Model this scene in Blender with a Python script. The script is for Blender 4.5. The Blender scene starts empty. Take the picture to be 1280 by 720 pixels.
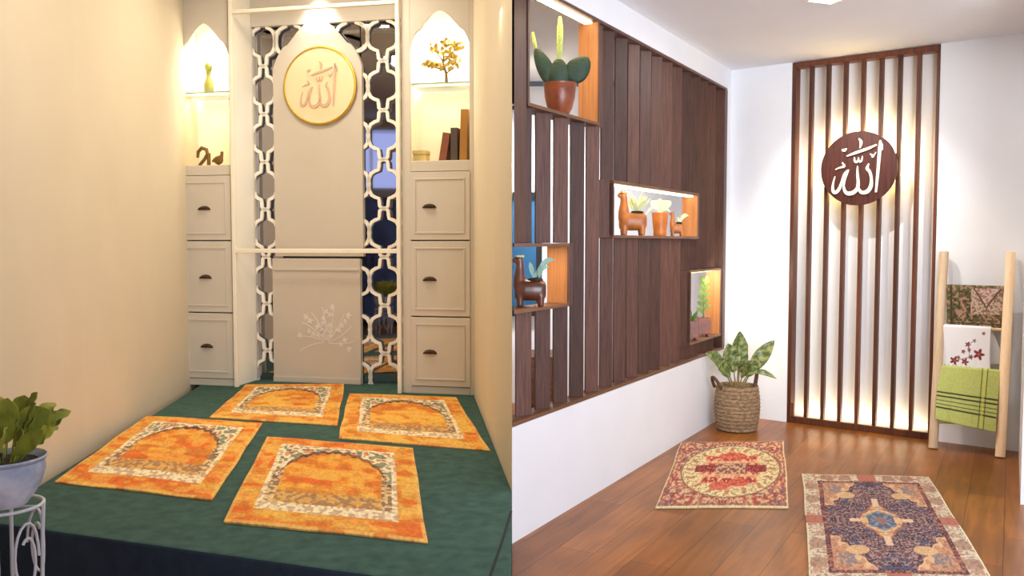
import bpy, bmesh, math, random
import numpy as np
from mathutils import Vector, Matrix

random.seed(7)
COL = bpy.context.scene.collection
PI = math.pi

# ------------------------------------------------------------------ colour and material helpers
def lin1(c):
    c = c / 255.0
    return c / 12.92 if c <= 0.04045 else ((c + 0.055) / 1.055) ** 2.4
def lin(rgb): return (lin1(rgb[0]), lin1(rgb[1]), lin1(rgb[2]), 1.0)

def mat(name, rgb, rough=0.6, metal=0.0, var=0.0, scale=8.0, bump=0.0, bscale=60.0, stretch=(1, 1, 1), rgb2=None,
        spec=None, trans=0.0, emit=0.0, emit_rgb=None, attr=None):
    m = bpy.data.materials.new(name); m.use_nodes = True
    nt = m.node_tree; N = nt.nodes; Lk = nt.links
    p = N['Principled BSDF']
    p.inputs['Roughness'].default_value = rough; p.inputs['Metallic'].default_value = metal
    if spec is not None: p.inputs['Specular IOR Level'].default_value = spec
    if trans: p.inputs['Transmission Weight'].default_value = trans
    p.inputs['Base Color'].default_value = lin(rgb)
    tc = N.new('ShaderNodeTexCoord'); mp = N.new('ShaderNodeMapping'); mp.inputs['Scale'].default_value = stretch
    Lk.new(tc.outputs['Object'], mp.inputs['Vector'])
    if attr:
        a = N.new('ShaderNodeAttribute'); a.attribute_name = attr
        Lk.new(a.outputs['Color'], p.inputs['Base Color'])
    elif var > 0 or rgb2:
        no = N.new('ShaderNodeTexNoise'); no.inputs['Scale'].default_value = scale; no.inputs['Detail'].default_value = 6
        Lk.new(mp.outputs['Vector'], no.inputs['Vector'])
        cr = N.new('ShaderNodeValToRGB')
        c2 = rgb2 if rgb2 else tuple(max(0, c * (1 - var)) for c in rgb)
        cr.color_ramp.elements[0].position = 0.32; cr.color_ramp.elements[0].color = lin(c2)
        cr.color_ramp.elements[1].position = 0.68; cr.color_ramp.elements[1].color = lin(rgb)
        Lk.new(no.outputs['Fac'], cr.inputs['Fac']); Lk.new(cr.outputs['Color'], p.inputs['Base Color'])
    if bump > 0:
        nb = N.new('ShaderNodeTexNoise'); nb.inputs['Scale'].default_value = bscale; nb.inputs['Detail'].default_value = 4
        Lk.new(mp.outputs['Vector'], nb.inputs['Vector'])
        b = N.new('ShaderNodeBump'); b.inputs['Strength'].default_value = bump; b.inputs['Distance'].default_value = 0.01
        Lk.new(nb.outputs['Fac'], b.inputs['Height']); Lk.new(b.outputs['Normal'], p.inputs['Normal'])
    if emit > 0:
        p.inputs['Emission Color'].default_value = lin(emit_rgb or rgb); p.inputs['Emission Strength'].default_value = emit
    return m

def wood_mat(name, dark, light, rough=0.5, along='z', scale=1.0, contrast=(0.3, 0.72)):
    """Grain streaks that run along one object axis, each mesh offset by its own random value."""
    m = bpy.data.materials.new(name); m.use_nodes = True
    nt = m.node_tree; N = nt.nodes; Lk = nt.links; p = N['Principled BSDF']
    p.inputs['Roughness'].default_value = rough
    tc = N.new('ShaderNodeTexCoord'); mp = N.new('ShaderNodeMapping')
    st = {'x': (1.2, 22, 22), 'y': (22, 1.2, 22), 'z': (22, 22, 1.2)}[along]
    mp.inputs['Scale'].default_value = tuple(s * scale for s in st)
    oi = N.new('ShaderNodeObjectInfo'); ad = N.new('ShaderNodeVectorMath'); ad.operation = 'ADD'
    mu = N.new('ShaderNodeMath'); mu.operation = 'MULTIPLY'; mu.inputs[1].default_value = 37.0
    Lk.new(oi.outputs['Random'], mu.inputs[0])
    Lk.new(tc.outputs['Object'], mp.inputs['Vector']); Lk.new(mp.outputs['Vector'], ad.inputs[0]); Lk.new(mu.outputs[0], ad.inputs[1])
    no = N.new('ShaderNodeTexNoise'); no.inputs['Scale'].default_value = 1.6; no.inputs['Detail'].default_value = 8; no.inputs['Roughness'].default_value = 0.65
    no.inputs['Distortion'].default_value = 0.6
    Lk.new(ad.outputs[0], no.inputs['Vector'])
    cr = N.new('ShaderNodeValToRGB')
    cr.color_ramp.elements[0].position = contrast[0]; cr.color_ramp.elements[0].color = lin(dark)
    cr.color_ramp.elements[1].position = contrast[1]; cr.color_ramp.elements[1].color = lin(light)
    Lk.new(no.outputs['Fac'], cr.inputs['Fac'])
    hs = N.new('ShaderNodeHueSaturation'); mr = N.new('ShaderNodeMapRange')
    mr.inputs['To Min'].default_value = 0.58; mr.inputs['To Max'].default_value = 1.4
    Lk.new(oi.outputs['Random'], mr.inputs['Value']); Lk.new(mr.outputs[0], hs.inputs['Value'])
    Lk.new(cr.outputs['Color'], hs.inputs['Color']); Lk.new(hs.outputs['Color'], p.inputs['Base Color'])
    b = N.new('ShaderNodeBump'); b.inputs['Strength'].default_value = 0.25; b.inputs['Distance'].default_value = 0.004
    Lk.new(no.outputs['Fac'], b.inputs['Height']); Lk.new(b.outputs['Normal'], p.inputs['Normal'])
    return m

def floor_mat(name, angle):
    m = bpy.data.materials.new(name); m.use_nodes = True
    nt = m.node_tree; N = nt.nodes; Lk = nt.links; p = N['Principled BSDF']
    tc = N.new('ShaderNodeTexCoord'); mp = N.new('ShaderNodeMapping'); mp.inputs['Rotation'].default_value = (0, 0, -angle)
    Lk.new(tc.outputs['Object'], mp.inputs['Vector'])
    br = N.new('ShaderNodeTexBrick'); br.inputs['Scale'].default_value = 1.0
    br.inputs['Brick Width'].default_value = 1.25; br.inputs['Row Height'].default_value = 0.19
    br.inputs['Mortar Size'].default_value = 0.0016; br.inputs['Bias'].default_value = 0.0; br.offset = 0.37
    br.inputs['Color1'].default_value = lin((138, 80, 27)); br.inputs['Color2'].default_value = lin((178, 110, 42)); br.inputs['Mortar'].default_value = lin((62, 34, 16))
    Lk.new(mp.outputs['Vector'], br.inputs['Vector'])
    m2 = N.new('ShaderNodeMapping'); m2.inputs['Scale'].default_value = (1.3, 14, 1); Lk.new(mp.outputs['Vector'], m2.inputs['Vector'])
    no = N.new('ShaderNodeTexNoise'); no.inputs['Scale'].default_value = 1.6; no.inputs['Detail'].default_value = 8; no.inputs['Distortion'].default_value = 0.8
    Lk.new(m2.outputs['Vector'], no.inputs['Vector'])
    cr = N.new('ShaderNodeValToRGB'); cr.color_ramp.elements[0].position = 0.3; cr.color_ramp.elements[0].color = (0.6, 0.55, 0.5, 1)
    cr.color_ramp.elements[1].position = 0.7; cr.color_ramp.elements[1].color = (1.12, 1.1, 1.08, 1)
    Lk.new(no.outputs['Fac'], cr.inputs['Fac'])
    n3 = N.new('ShaderNodeTexNoise'); n3.inputs['Scale'].default_value = 2.2; n3.inputs['Detail'].default_value = 3; Lk.new(mp.outputs['Vector'], n3.inputs['Vector'])
    c3 = N.new('ShaderNodeValToRGB'); c3.color_ramp.elements[0].position = 0.3; c3.color_ramp.elements[0].color = (0.72, 0.7, 0.68, 1)
    c3.color_ramp.elements[1].position = 0.7; c3.color_ramp.elements[1].color = (1.1, 1.1, 1.1, 1); Lk.new(n3.outputs['Fac'], c3.inputs['Fac'])
    mx = N.new('ShaderNodeMixRGB'); mx.blend_type = 'MULTIPLY'; mx.inputs['Fac'].default_value = 0.85
    Lk.new(br.outputs['Color'], mx.inputs[1]); Lk.new(cr.outputs['Color'], mx.inputs[2])
    my = N.new('ShaderNodeMixRGB'); my.blend_type = 'MULTIPLY'; my.inputs['Fac'].default_value = 0.8
    Lk.new(mx.outputs['Color'], my.inputs[1]); Lk.new(c3.outputs['Color'], my.inputs[2])
    Lk.new(my.outputs['Color'], p.inputs['Base Color'])
    p.inputs['Roughness'].default_value = 0.34; p.inputs['Specular IOR Level'].default_value = 0.4
    b = N.new('ShaderNodeBump'); b.inputs['Strength'].default_value = 0.12; b.inputs['Distance'].default_value = 0.004
    Lk.new(no.outputs['Fac'], b.inputs['Height']); Lk.new(b.outputs['Normal'], p.inputs['Normal'])
    return m

# ------------------------------------------------------------------ numpy noise for woven patterns
def vnoise(x, y, seed=0):
    x = np.asarray(x, float); y = np.asarray(y, float)
    xi = np.floor(x).astype(int); yi = np.floor(y).astype(int); fx = x - xi; fy = y - yi
    fx = fx * fx * (3 - 2 * fx); fy = fy * fy * (3 - 2 * fy)
    def h(a, b):
        v = np.sin(a * 127.1 + b * 311.7 + seed * 74.7) * 43758.5453
        return v - np.floor(v)
    return (h(xi, yi) * (1 - fx) + h(xi + 1, yi) * fx) * (1 - fy) + (h(xi, yi + 1) * (1 - fx) + h(xi + 1, yi + 1) * fx) * fy
def put(img, mask, rgb, a=1.0):
    w = (mask * a)[..., None]
    img[:] = img * (1 - w) + np.array(rgb, float) * w

# ------------------------------------------------------------------ mesh builder
class MB:
    def __init__(s): s.v = []; s.f = []; s.mi = []; s.cur = 0
    def add(s, vs, fs, M=None):
        o = len(s.v)
        s.v += [tuple(M @ Vector(v)) if M else tuple(v) for v in vs]
        s.f += [tuple(i + o for i in f) for f in fs]; s.mi += [s.cur] * len(fs)
        return s
    def box(s, x0, x1, y0, y1, z0, z1, M=None):
        vs = [(x0, y0, z0), (x1, y0, z0), (x1, y1, z0), (x0, y1, z0), (x0, y0, z1), (x1, y0, z1), (x1, y1, z1), (x0, y1, z1)]
        return s.add(vs, [(0, 3, 2, 1), (4, 5, 6, 7), (0, 1, 5, 4), (1, 2, 6, 5), (2, 3, 7, 6), (3, 0, 4, 7)], M)
    def prism(s, poly, z0, z1, M=None):
        n = len(poly)
        vs = [(x, y, z0) for x, y in poly] + [(x, y, z1) for x, y in poly]
        fs = [tuple(range(n - 1, -1, -1)), tuple(range(n, 2 * n))] + [(i, (i + 1) % n, n + (i + 1) % n, n + i) for i in range(n)]
        return s.add(vs, fs, M)
    def lathe(s, prof, n=28, M=None, c=(0, 0), sq=(1, 1)):
        vs = []; fs = []; k = len(prof)
        for i in range(n):
            a = 2 * PI * i / n
            for r, z in prof: vs.append((c[0] + r * math.cos(a) * sq[0], c[1] + r * math.sin(a) * sq[1], z))
        for i in range(n):
            j = (i + 1) % n
            for q in range(k - 1): fs.append((i * k + q, j * k + q, j * k + q + 1, i * k + q + 1))
        return s.add(vs, fs, M)
    def tube(s, pts, r, n=10, M=None, closed=False, flat=1.0):
        P = [Vector(p) for p in pts]; m = len(P); R = r if isinstance(r, (list, tuple)) else [r] * m
        vs = []; fs = []; up = None
        for i in range(m):
            if closed: d = P[(i + 1) % m] - P[i - 1]
            else: d = P[min(i + 1, m - 1)] - P[max(i - 1, 0)]
            d.normalize()
            if up is None:
                up = Vector((0, 0, 1)) if abs(d.z) < 0.9 else Vector((1, 0, 0))
            a = d.cross(up)
            if a.length < 1e-5: a = d.cross(Vector((0, 1, 0)))
            a.normalize(); b = a.cross(d).normalized(); up = b
            for q in range(n):
                t = 2 * PI * q / n
                vs.append(P[i] + a * (R[i] * math.cos(t)) + b * (R[i] * flat * math.sin(t)))
        for i in range(m if closed else m - 1):
            j = (i + 1) % m
            for q in range(n): fs.append((i * n + q, i * n + (q + 1) % n, j * n + (q + 1) % n, j * n + q))
        if not closed:
            fs.append(tuple(range(n - 1, -1, -1))); fs.append(tuple((m - 1) * n + q for q in range(n)))
        return s.add(vs, fs, M)
    def ball(s, c, r, n=14, k=9, M=None):
        r = r if isinstance(r, (tuple, list)) else (r, r, r)
        vs = [(c[0], c[1], c[2] - r[2])]; fs = []
        for i in range(1, k):
            t = PI * i / k
            for q in range(n):
                a = 2 * PI * q / n
                vs.append((c[0] + r[0] * math.sin(t) * math.cos(a), c[1] + r[1] * math.sin(t) * math.sin(a), c[2] - r[2] * math.cos(t)))
        vs.append((c[0], c[1], c[2] + r[2])); top = len(vs) - 1
        for q in range(n): fs.append((0, 1 + (q + 1) % n, 1 + q)); fs.append((top, top - n + q, top - n + (q + 1) % n))
        for i in range(k - 2):
            for q in range(n):
                a = 1 + i * n + q; b = 1 + i * n + (q + 1) % n
                fs.append((a, b, b + n, a + n))
        return s.add(vs, fs, M)
    def ribbon(s, pts, w, y0, y1, closed=False, M=None):
        """Flat stroke in the x-z plane, front at y0, back at y1."""
        P = [Vector((p[0], p[1])) for p in pts]; m = len(P); W = w if isinstance(w, (list, tuple)) else [w] * m
        vs = []; fs = []
        for i in range(m):
            d = (P[(i + 1) % m] - P[i - 1]) if closed else (P[min(i + 1, m - 1)] - P[max(i - 1, 0)])
            d.normalize(); nrm = Vector((-d.y, d.x)) * (W[i] / 2)
            a = P[i] + nrm; b = P[i] - nrm
            vs += [(a.x, y0, a.y), (b.x, y0, b.y), (b.x, y1, b.y), (a.x, y1, a.y)]
        for i in range(m if closed else m - 1):
            j = (i + 1) % m
            for q in range(4): fs.append((4 * i + q, 4 * j + q, 4 * j + (q + 1) % 4, 4 * i + (q + 1) % 4))
        if not closed: fs += [(0, 1, 2, 3), (4 * m - 1, 4 * m - 2, 4 * m - 3, 4 * m - 4)]
        return s.add(vs, fs, M)
    def leaf(s, base, tip, width, sag=0.0, nrm=(0, -1, 0), fold=0.15, n=9, stalk=0.0, shape=1.0, wave=0.0):
        b = Vector(base); t = Vector(tip); d = t - b; L = d.length; dn = d.normalized()
        side = dn.cross(Vector(nrm)).normalized(); up = side.cross(dn).normalized()
        vs = []; fs = []
        for i in range(n + 1):
            u = i / n
            c = b + d * u + Vector((0, 0, 1)) * (sag * 4 * u * (1 - u) * L)
            if u < stalk: hw = 0.004
            else:
                q = (u - stalk) / (1 - stalk); hw = max(0.0008, width / 2 * (math.sin(PI * min(1, q ** shape))) ** 0.75)
            wv = wave * math.sin(u * 17) * hw
            th = 0.0012
            for e, off in ((-1, fold * hw + wv), (0, 0), (1, fold * hw - wv)):
                vs.append(c + side * (e * hw) + up * (off + th))
            for e, off in ((-1, fold * hw + wv), (0, 0), (1, fold * hw - wv)):
                vs.append(c + side * (e * hw) + up * (off - th))
        for i in range(n):
            a = 6 * i; c_ = a + 6
            for q in (0, 1): fs.append((a + q, a + q + 1, c_ + q + 1, c_ + q))
            for q in (3, 4): fs.append((a + q + 1, a + q, c_ + q, c_ + q + 1))
            fs.append((a + 3, a, c_, c_ + 3)); fs.append((a + 2, a + 5, c_ + 5, c_ + 2))
        fs.append((0, 3, 4, 5, 2, 1)); e = 6 * n; fs.append((e, e + 1, e + 2, e + 5, e + 4, e + 3))
        return s.add([tuple(v) for v in vs], fs)
    def build(s, name, mats, parent=None, smooth=True, angle=40, bevel=0.0, clip=None, loc=None, rz=None, remesh=0.0, subsurf=0, solid=0.0):
        me = bpy.data.meshes.new(name); me.from_pydata(s.v, [], s.f)
        for m in (mats if isinstance(mats, (list, tuple)) else [mats]): me.materials.append(m)
        if any(s.mi): me.polygons.foreach_set('material_index', s.mi)
        bm = bmesh.new(); bm.from_mesh(me)
        if clip:
            for co, no in clip:
                r = bmesh.ops.bisect_plane(bm, geom=bm.verts[:] + bm.edges[:] + bm.faces[:], plane_co=co, plane_no=no, clear_outer=True)
                ed = [g for g in r['geom_cut'] if isinstance(g, bmesh.types.BMEdge)]
                if ed: bmesh.ops.holes_fill(bm, edges=ed, sides=0)
        bmesh.ops.recalc_face_normals(bm, faces=bm.faces[:]); bm.to_mesh(me); bm.free()
        if smooth:
            for p in me.polygons: p.use_smooth = True
            me.set_sharp_from_angle(angle=math.radians(angle))
        o = bpy.data.objects.new(name, me); COL.objects.link(o)
        if parent: o.parent = parent
        if loc: o.location = loc
        if rz is not None: o.rotation_euler = (0, 0, rz)
        if solid: md = o.modifiers.new('thickness', 'SOLIDIFY'); md.thickness = solid; md.offset = 0
        if bevel: md = o.modifiers.new('bevel', 'BEVEL'); md.width = bevel; md.segments = 2; md.limit_method = 'ANGLE'
        if remesh:
            md = o.modifiers.new('remesh', 'REMESH'); md.mode = 'VOXEL'; md.voxel_size = remesh; md.use_smooth_shade = True
            sm = o.modifiers.new('smooth', 'SMOOTH'); sm.factor = 0.6; sm.iterations = 8
        if subsurf: md = o.modifiers.new('sub', 'SUBSURF'); md.levels = subsurf; md.render_levels = subsurf
        return o

class Frame:
    """Local frame of a wall: x along it, y into it (away from the viewer), z up."""
    def __init__(s, o, ang): s.o = Vector(o); s.a = ang; s.ex = Vector((math.cos(ang), math.sin(ang), 0)); s.ey = Vector((-math.sin(ang), math.cos(ang), 0))
    def p(s, x, y, z): return s.o + s.ex * x + s.ey * y + Vector((0, 0, z))
    def xy(s, x, y): q = s.p(x, y, 0); return (q.x, q.y)

def thing(name, label, cat, loc=(0, 0, 0), rz=0.0, group=None):
    o = bpy.data.objects.new(name, None); o.empty_display_size = 0.1; COL.objects.link(o)
    o.location = loc; o.rotation_euler = (0, 0, rz); o['label'] = label; o['category'] = cat
    if group: o['group'] = group
    return o
def tag(o, label, cat, group=None):
    o['label'] = label; o['category'] = cat
    if group: o['group'] = group
    return o
def struct(o): o['kind'] = 'structure'; return o

def colour_points(o, img_rgb):
    me = o.data; a = me.color_attributes.new('weave', 'FLOAT_COLOR', 'POINT')
    c = np.clip(img_rgb, 0, 255) / 255.0
    c = np.where(c <= 0.04045, c / 12.92, ((c + 0.055) / 1.055) ** 2.4)
    full = np.ones((len(me.vertices), 4)); full[:, :3] = c
    a.data.foreach_set('color', full.astype(np.float32).ravel())

def light(kind, name, loc, target, power, rgb, size=0.3, size_y=None, spot=None, blend=0.5, spread=None):
    d = bpy.data.lights.new(name, kind); d.energy = power; d.color = rgb
    if kind == 'AREA':
        d.size = size
        if size_y: d.shape = 'RECTANGLE'; d.size_y = size_y
        if spread: d.spread = math.radians(spread)
    else: d.shadow_soft_size = size
    if kind == 'SPOT': d.spot_size = math.radians(spot); d.spot_blend = blend
    o = bpy.data.objects.new(name, d); COL.objects.link(o); o.location = loc
    o.rotation_euler = (Vector(target) - Vector(loc)).to_track_quat('-Z', 'Y').to_euler()
    return o

# ------------------------------------------------------------------ the two rooms: where their walls stand
PLAT = 0.27
APEX = (0.0, 4.235)
CORNER = (1.879, 7.484); RIGHT = (3.62, 6.151)
FS = Frame((0, 4.234, 0), math.radians(59.96))          # slatted wall of the right-hand room
FB = Frame((1.879, 7.484, 0), math.radians(-37.44))     # back wall of the right-hand room
FL = Frame((-2.944, 7.468, PLAT), math.radians(-12.1))  # back of the left-hand prayer room
LW = 2.70
REC = 0.37
CZ = 2.97; CZL = 3.75

# ------------------------------------------------------------------ materials
M = {}
M['white_wall'] = mat('white_paint', (236, 236, 238), 0.75, var=0.015, scale=3, bump=0.03, bscale=90)
M['ceiling'] = mat('ceiling_paint', (242, 244, 248), 0.8, var=0.01, scale=3)
M['cream_wall'] = mat('cream_paint', (222, 208, 182), 0.85, spec=0.15, var=0.02, scale=2, bump=0.03, bscale=90)
M['carpet'] = mat('green_carpet', (62, 98, 86), 0.95, scale=16, rgb2=(44, 76, 68), bump=0.7, bscale=260)
M['riser'] = mat('shaded_carpet', (34, 50, 66), 0.95, scale=12, rgb2=(26, 40, 56), bump=0.4, bscale=260)  # shade on the platform front, painted in as dark navy
M['seam'] = mat('dark_seam', (26, 40, 40), 0.9, var=0.2)
M['floor'] = floor_mat('wood_planks', math.radians(59.96))
M['slat'] = wood_mat('dark_walnut', (52, 31, 25), (106, 70, 57), 0.45, scale=2.4, contrast=(0.25, 0.78))
M['shelf_wood'] = wood_mat('walnut_shelf', (84, 52, 34), (132, 88, 58), 0.5, along='x')
M['side_wood'] = wood_mat('oak_side', (156, 98, 54), (190, 128, 76), 0.55)
M['screen_wood'] = wood_mat('reddish_walnut', (66, 30, 14), (112, 60, 34), 0.42)
M['disc_wood'] = wood_mat('rosewood', (34, 12, 8), (88, 36, 24), 0.45, scale=1.3)
M['pine'] = wood_mat('pale_pine', (222, 188, 146), (244, 218, 184), 0.6, along='z', scale=0.8)
M['ivory'] = mat('ivory_letters', (250, 240, 214), 0.45, var=0.02)
M['led_warm'] = mat('warm_strip_light', (255, 236, 190), 0.5, emit=7.0, var=0.001, emit_rgb=(255, 232, 186))
M['led_soft'] = mat('warm_glow_strip', (255, 226, 160), 0.5, emit=4.0, var=0.001, emit_rgb=(255, 214, 140))
M['lamp'] = mat('lamp_lens', (255, 250, 240), 0.4, emit=9.0, var=0.001, emit_rgb=(255, 246, 230))
M['cab'] = mat('cream_lacquer', (208, 198, 182), 0.5, var=0.02, scale=4)
M['cab_in'] = mat('cream_shelf_lining', (244, 238, 222), 0.6, var=0.01, scale=4)
M['frame_white'] = mat('white_lacquer', (240, 232, 212), 0.45, var=0.01)
M['lattice'] = mat('lattice_white', (246, 238, 222), 0.5, var=0.01)
M['arch'] = mat('beige_panel', (200, 188, 170), 0.6, var=0.02, scale=3)
M['etch'] = mat('etched_white', (226, 218, 206), 0.8, var=0.03)
M['mirror'] = mat('mirror_glass', (168, 168, 180), 0.03, 1.0, var=0.01)
M['glass'] = mat('shelf_glass', (200, 214, 206), 0.08, trans=0.7, var=0.01)
M['bronze'] = mat('bronze_pull', (84, 62, 44), 0.4, 0.7, var=0.1)
M['gold'] = mat('gold_ring', (196, 154, 40), 0.35, 0.55, var=0.06)
M['plaque'] = mat('cream_disc', (236, 204, 160), 0.6, var=0.03, scale=5)
M['letters_pink'] = mat('rose_gold_letters', (206, 172, 146), 0.45, 0.2, var=0.05)
M['weave'] = mat('woven_rug', (200, 150, 60), 0.95, attr='weave', bump=0.35, bscale=320)
M['cloth'] = mat('printed_cloth', (200, 200, 200), 0.9, attr='weave', bump=0.15, bscale=300)
M['leafy'] = mat('variegated_leaf', (60, 110, 40), 0.45, attr='weave')
M['terracotta'] = mat('terracotta_glaze', (146, 74, 42), 0.35, var=0.25, scale=14, bump=0.1)
M['clay'] = mat('orange_clay', (190, 112, 48), 0.4, var=0.2, scale=16, bump=0.1)
M['brownglaze'] = mat('brown_glaze', (104, 56, 36), 0.3, var=0.3, scale=14)
M['eye'] = mat('dark_eye', (20, 14, 10), 0.2, var=0.1)
M['soil'] = mat('potting_soil', (52, 38, 28), 0.95, var=0.5, scale=60, bump=0.8, bscale=80)
M['cactus'] = mat('cactus_green', (40, 66, 42), 0.6, var=0.3, scale=26, bump=0.35, bscale=70)
M['spike'] = mat('cactus_new_growth', (186, 204, 110), 0.7, var=0.2, scale=60, bump=0.6, bscale=120)
M['leaf'] = mat('fresh_leaf', (116, 146, 60), 0.5, var=0.35, scale=10)
M['pale_leaf'] = mat('pale_leaf', (222, 226, 170), 0.5, var=0.12, scale=10)
M['teal_leaf'] = mat('grey_green_leaf', (150, 186, 170), 0.5, var=0.2, scale=10)
M['olive_leaf'] = mat('olive_leaf', (178, 172, 62), 0.55, rgb2=(100, 122, 44), scale=9)
M['stem'] = mat('leaf_stem', (168, 140, 90), 0.6, var=0.2)
M['basket'] = mat('seagrass', (178, 148, 112), 0.9, rgb2=(120, 94, 68), scale=34, bump=1.0, bscale=70, stretch=(1, 1, 2.2))
M['basket_dark'] = mat('dark_seagrass', (116, 84, 58), 0.9, rgb2=(78, 54, 36), scale=60, bump=1.0, bscale=90)
M['wire'] = mat('white_wire', (206, 206, 210), 0.4, var=0.03)
M['planter_white'] = mat('bluish_white_pot', (214, 216, 224), 0.5, rgb2=(140, 152, 176), scale=9)
M['plum'] = mat('plum_flower', (54, 54, 78), 0.7, rgb2=(34, 40, 52), scale=14)
M['golden'] = mat('golden_leaf', (206, 170, 70), 0.4, 0.3, var=0.3, scale=20)
M['olive_vase'] = mat('olive_glass', (168, 160, 70), 0.25, var=0.1)
M['book_red'] = mat('red_brown_cover', (138, 74, 48), 0.6, var=0.1)
M['book_dark'] = mat('charcoal_cover', (82, 66, 58), 0.6, var=0.1)
M['book_gold'] = mat('amber_cover', (176, 120, 44), 0.6, var=0.1)
M['paper'] = mat('page_edges', (226, 208, 164), 0.9, var=0.06, scale=90)
M['brass'] = mat('brown_brass', (120, 84, 44), 0.4, 0.4, var=0.1)
M['tan_card'] = mat('tan_box', (222, 196, 130), 0.7, var=0.08)
M['black'] = mat('black_frame', (16, 17, 20), 0.4, var=0.05)
M['blue_pane'] = mat('blue_window_pane', (52, 108, 150), 0.15, rgb2=(40, 84, 120), scale=2)
M['grey_blue'] = mat('grey_blue_shadow', (96, 112, 132), 0.6, var=0.03)
M['navy'] = mat('navy_lacquer', (104, 130, 190), 0.5, rgb2=(70, 88, 134), scale=3)
M['cab_wood'] = wood_mat('brown_cabinet', (104, 66, 44), (150, 104, 72), 0.5, along='x')
M['hall_wall'] = mat('hall_paint', (236, 236, 242), 0.75, var=0.01, scale=3)

# ------------------------------------------------------------------ SETTING
o = MB().box(-6, 6, -2.2, 9, -0.1, 0).build('floor', M['floor']); struct(o)

left_dir = Vector((-2.944 + 2.472, 7.468 - 4.549)); ld = left_dir.normalized()
def lwall(y): return -2.944 + (7.468 - y) * 0.1617
# raised carpeted platform: green top, front darkened in colour for its shade
RW = FL.xy(LW, 0)
fe1 = (-2.181, 3.712); fe2 = (-0.598, 3.171)
k = (fe2[1] - fe1[1]) / (fe2[0] - fe1[0])
xl = -2.36; fl = (lwall(fe1[1] - k * 0.13), fe1[1] + k * (lwall(fe1[1]) - fe1[0])); fr = (0.0, fe2[1] + k * 0.598)
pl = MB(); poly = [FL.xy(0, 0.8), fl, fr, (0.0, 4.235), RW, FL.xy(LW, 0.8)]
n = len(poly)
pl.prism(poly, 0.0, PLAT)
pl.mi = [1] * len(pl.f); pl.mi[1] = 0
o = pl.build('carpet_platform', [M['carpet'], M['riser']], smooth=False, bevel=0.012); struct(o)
sm_ = MB().tube([(-0.004, 3.90, PLAT + 0.0005), (-0.035, 3.55, PLAT + 0.0005), (-0.08, 3.13, PLAT + 0.0005)], 0.006, 6, flat=0.4)
struct(sm_.build('trim_carpet_seam', M['seam']))

# left wall of the prayer room (ends in front, where the entry opens to the left)
q0 = FL.xy(0, 0); q1 = (lwall(3.3), 3.3)
nl = (-ld.y, ld.x)
o = MB().prism([q0, q1, (q1[0] - 0.12, q1[1]), (FL.xy(0, 0.9)[0] - 0.12, FL.xy(0, 0.9)[1]), FL.xy(0, 0.9)], 0, CZL).build('wall_left', M['cream_wall'], smooth=False); struct(o)
# wall between prayer room and hall: wedge that ends in an edge at the apex
o = MB().prism([RW, APEX, (0, 8.05), FL.xy(LW, 0.9)], 0, CZL).build('wall_center', M['cream_wall'], smooth=False); struct(o)
o = MB().prism([FL.xy(-0.1, 0.82), FL.xy(LW + 0.1, 0.82), FL.xy(LW + 0.1, 0.92), FL.xy(-0.1, 0.92)], 0, CZL).build('wall_back_left', M['cream_wall'], smooth=False); struct(o)
o = MB().prism([(-6, -2.2), (0, -2.2), (0, 4.235), (0, 9), (-6, 9)], CZL, CZL + 0.1).build('ceiling_left', M['cream_wall'], smooth=False); struct(o)
# drop between the two ceiling heights
o = MB().box(0.0, 0.06, -2.0, 4.23, CZ, CZL).build('trim_ceiling_drop', M['white_wall'], smooth=False); struct(o)

# right-hand room
away = (-FS.ey.x, -FS.ey.y)
def slab(z0, z1, name, m):
    th = 0.12
    pts = [(0, 4.2345), CORNER, FS.xy(3.754, th), (0, 4.2345 + th / math.sin(FS.a - PI / 2 + PI / 2) * 0 + 0.24)]
    return struct(MB().prism(pts, z0, z1).build(name, m, smooth=False))
slab(0, 0.585, 'wall_slat_base', M['white_wall'])
slab(2.80, CZ, 'wall_slat_header', M['white_wall'])
o = MB().prism([FS.xy(3.635, 0), CORNER, FS.xy(3.754, 0.12), FS.xy(3.635, 0.12)], 0.585, 2.80).build('wall_slat_pier', M['white_wall'], smooth=False); struct(o)
# back wall with a shallow niche behind the slatted screen
s0, s1 = 0.525, 1.635; nd = 0.13; BW = 2.215
wp = [FB.xy(0, 0), FB.xy(s0, 0), FB.xy(s0, nd), FB.xy(s1, nd), FB.xy(s1, 0), FB.xy(BW, 0), FB.xy(BW + 0.1, 0.22), FB.xy(-0.1, 0.22)]
o = MB().prism(wp, 0, CZ).build('wall_back', M['white_wall'], smooth=False); struct(o)
c0 = Vector(FB.xy(BW, 0)); du = Vector((-0.5006, -0.8657)); c1 = c0 + du * 1.45
wr = [tuple(c0), tuple(c1), (4.6, c1.y), (4.6, -1.2), (4.72, -1.2), (4.72, c1.y + 0.12), (c1.x + 0.16, c1.y + 0.12), (c0.x + 0.14, c0.y)]
o = MB().prism(wr, 0, CZ).build('wall_right', M['white_wall'], smooth=False); struct(o)
o = MB().prism([(0, -2.2), (4.8, -2.2), (4.8, 9), (0, 9)], CZ, CZ + 0.1).build('ceiling', M['ceiling'], smooth=False); struct(o)
# hall behind the slats
o = MB().box(-0.0, 3.0, 8.02, 8.14, 0, CZ).build('wall_hall', M['hall_wall'], smooth=False); struct(o)
o = MB().prism([(0.002, 8.019), (2.4, 8.019), (2.4, 7.99), (0.002, 7.99)], 2.93, 2.968).build('trim_hall_cornice_shadow', M['grey_blue'], smooth=False); struct(o)  # dark strip painted in as the shadow line where wall meets ceiling

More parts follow.
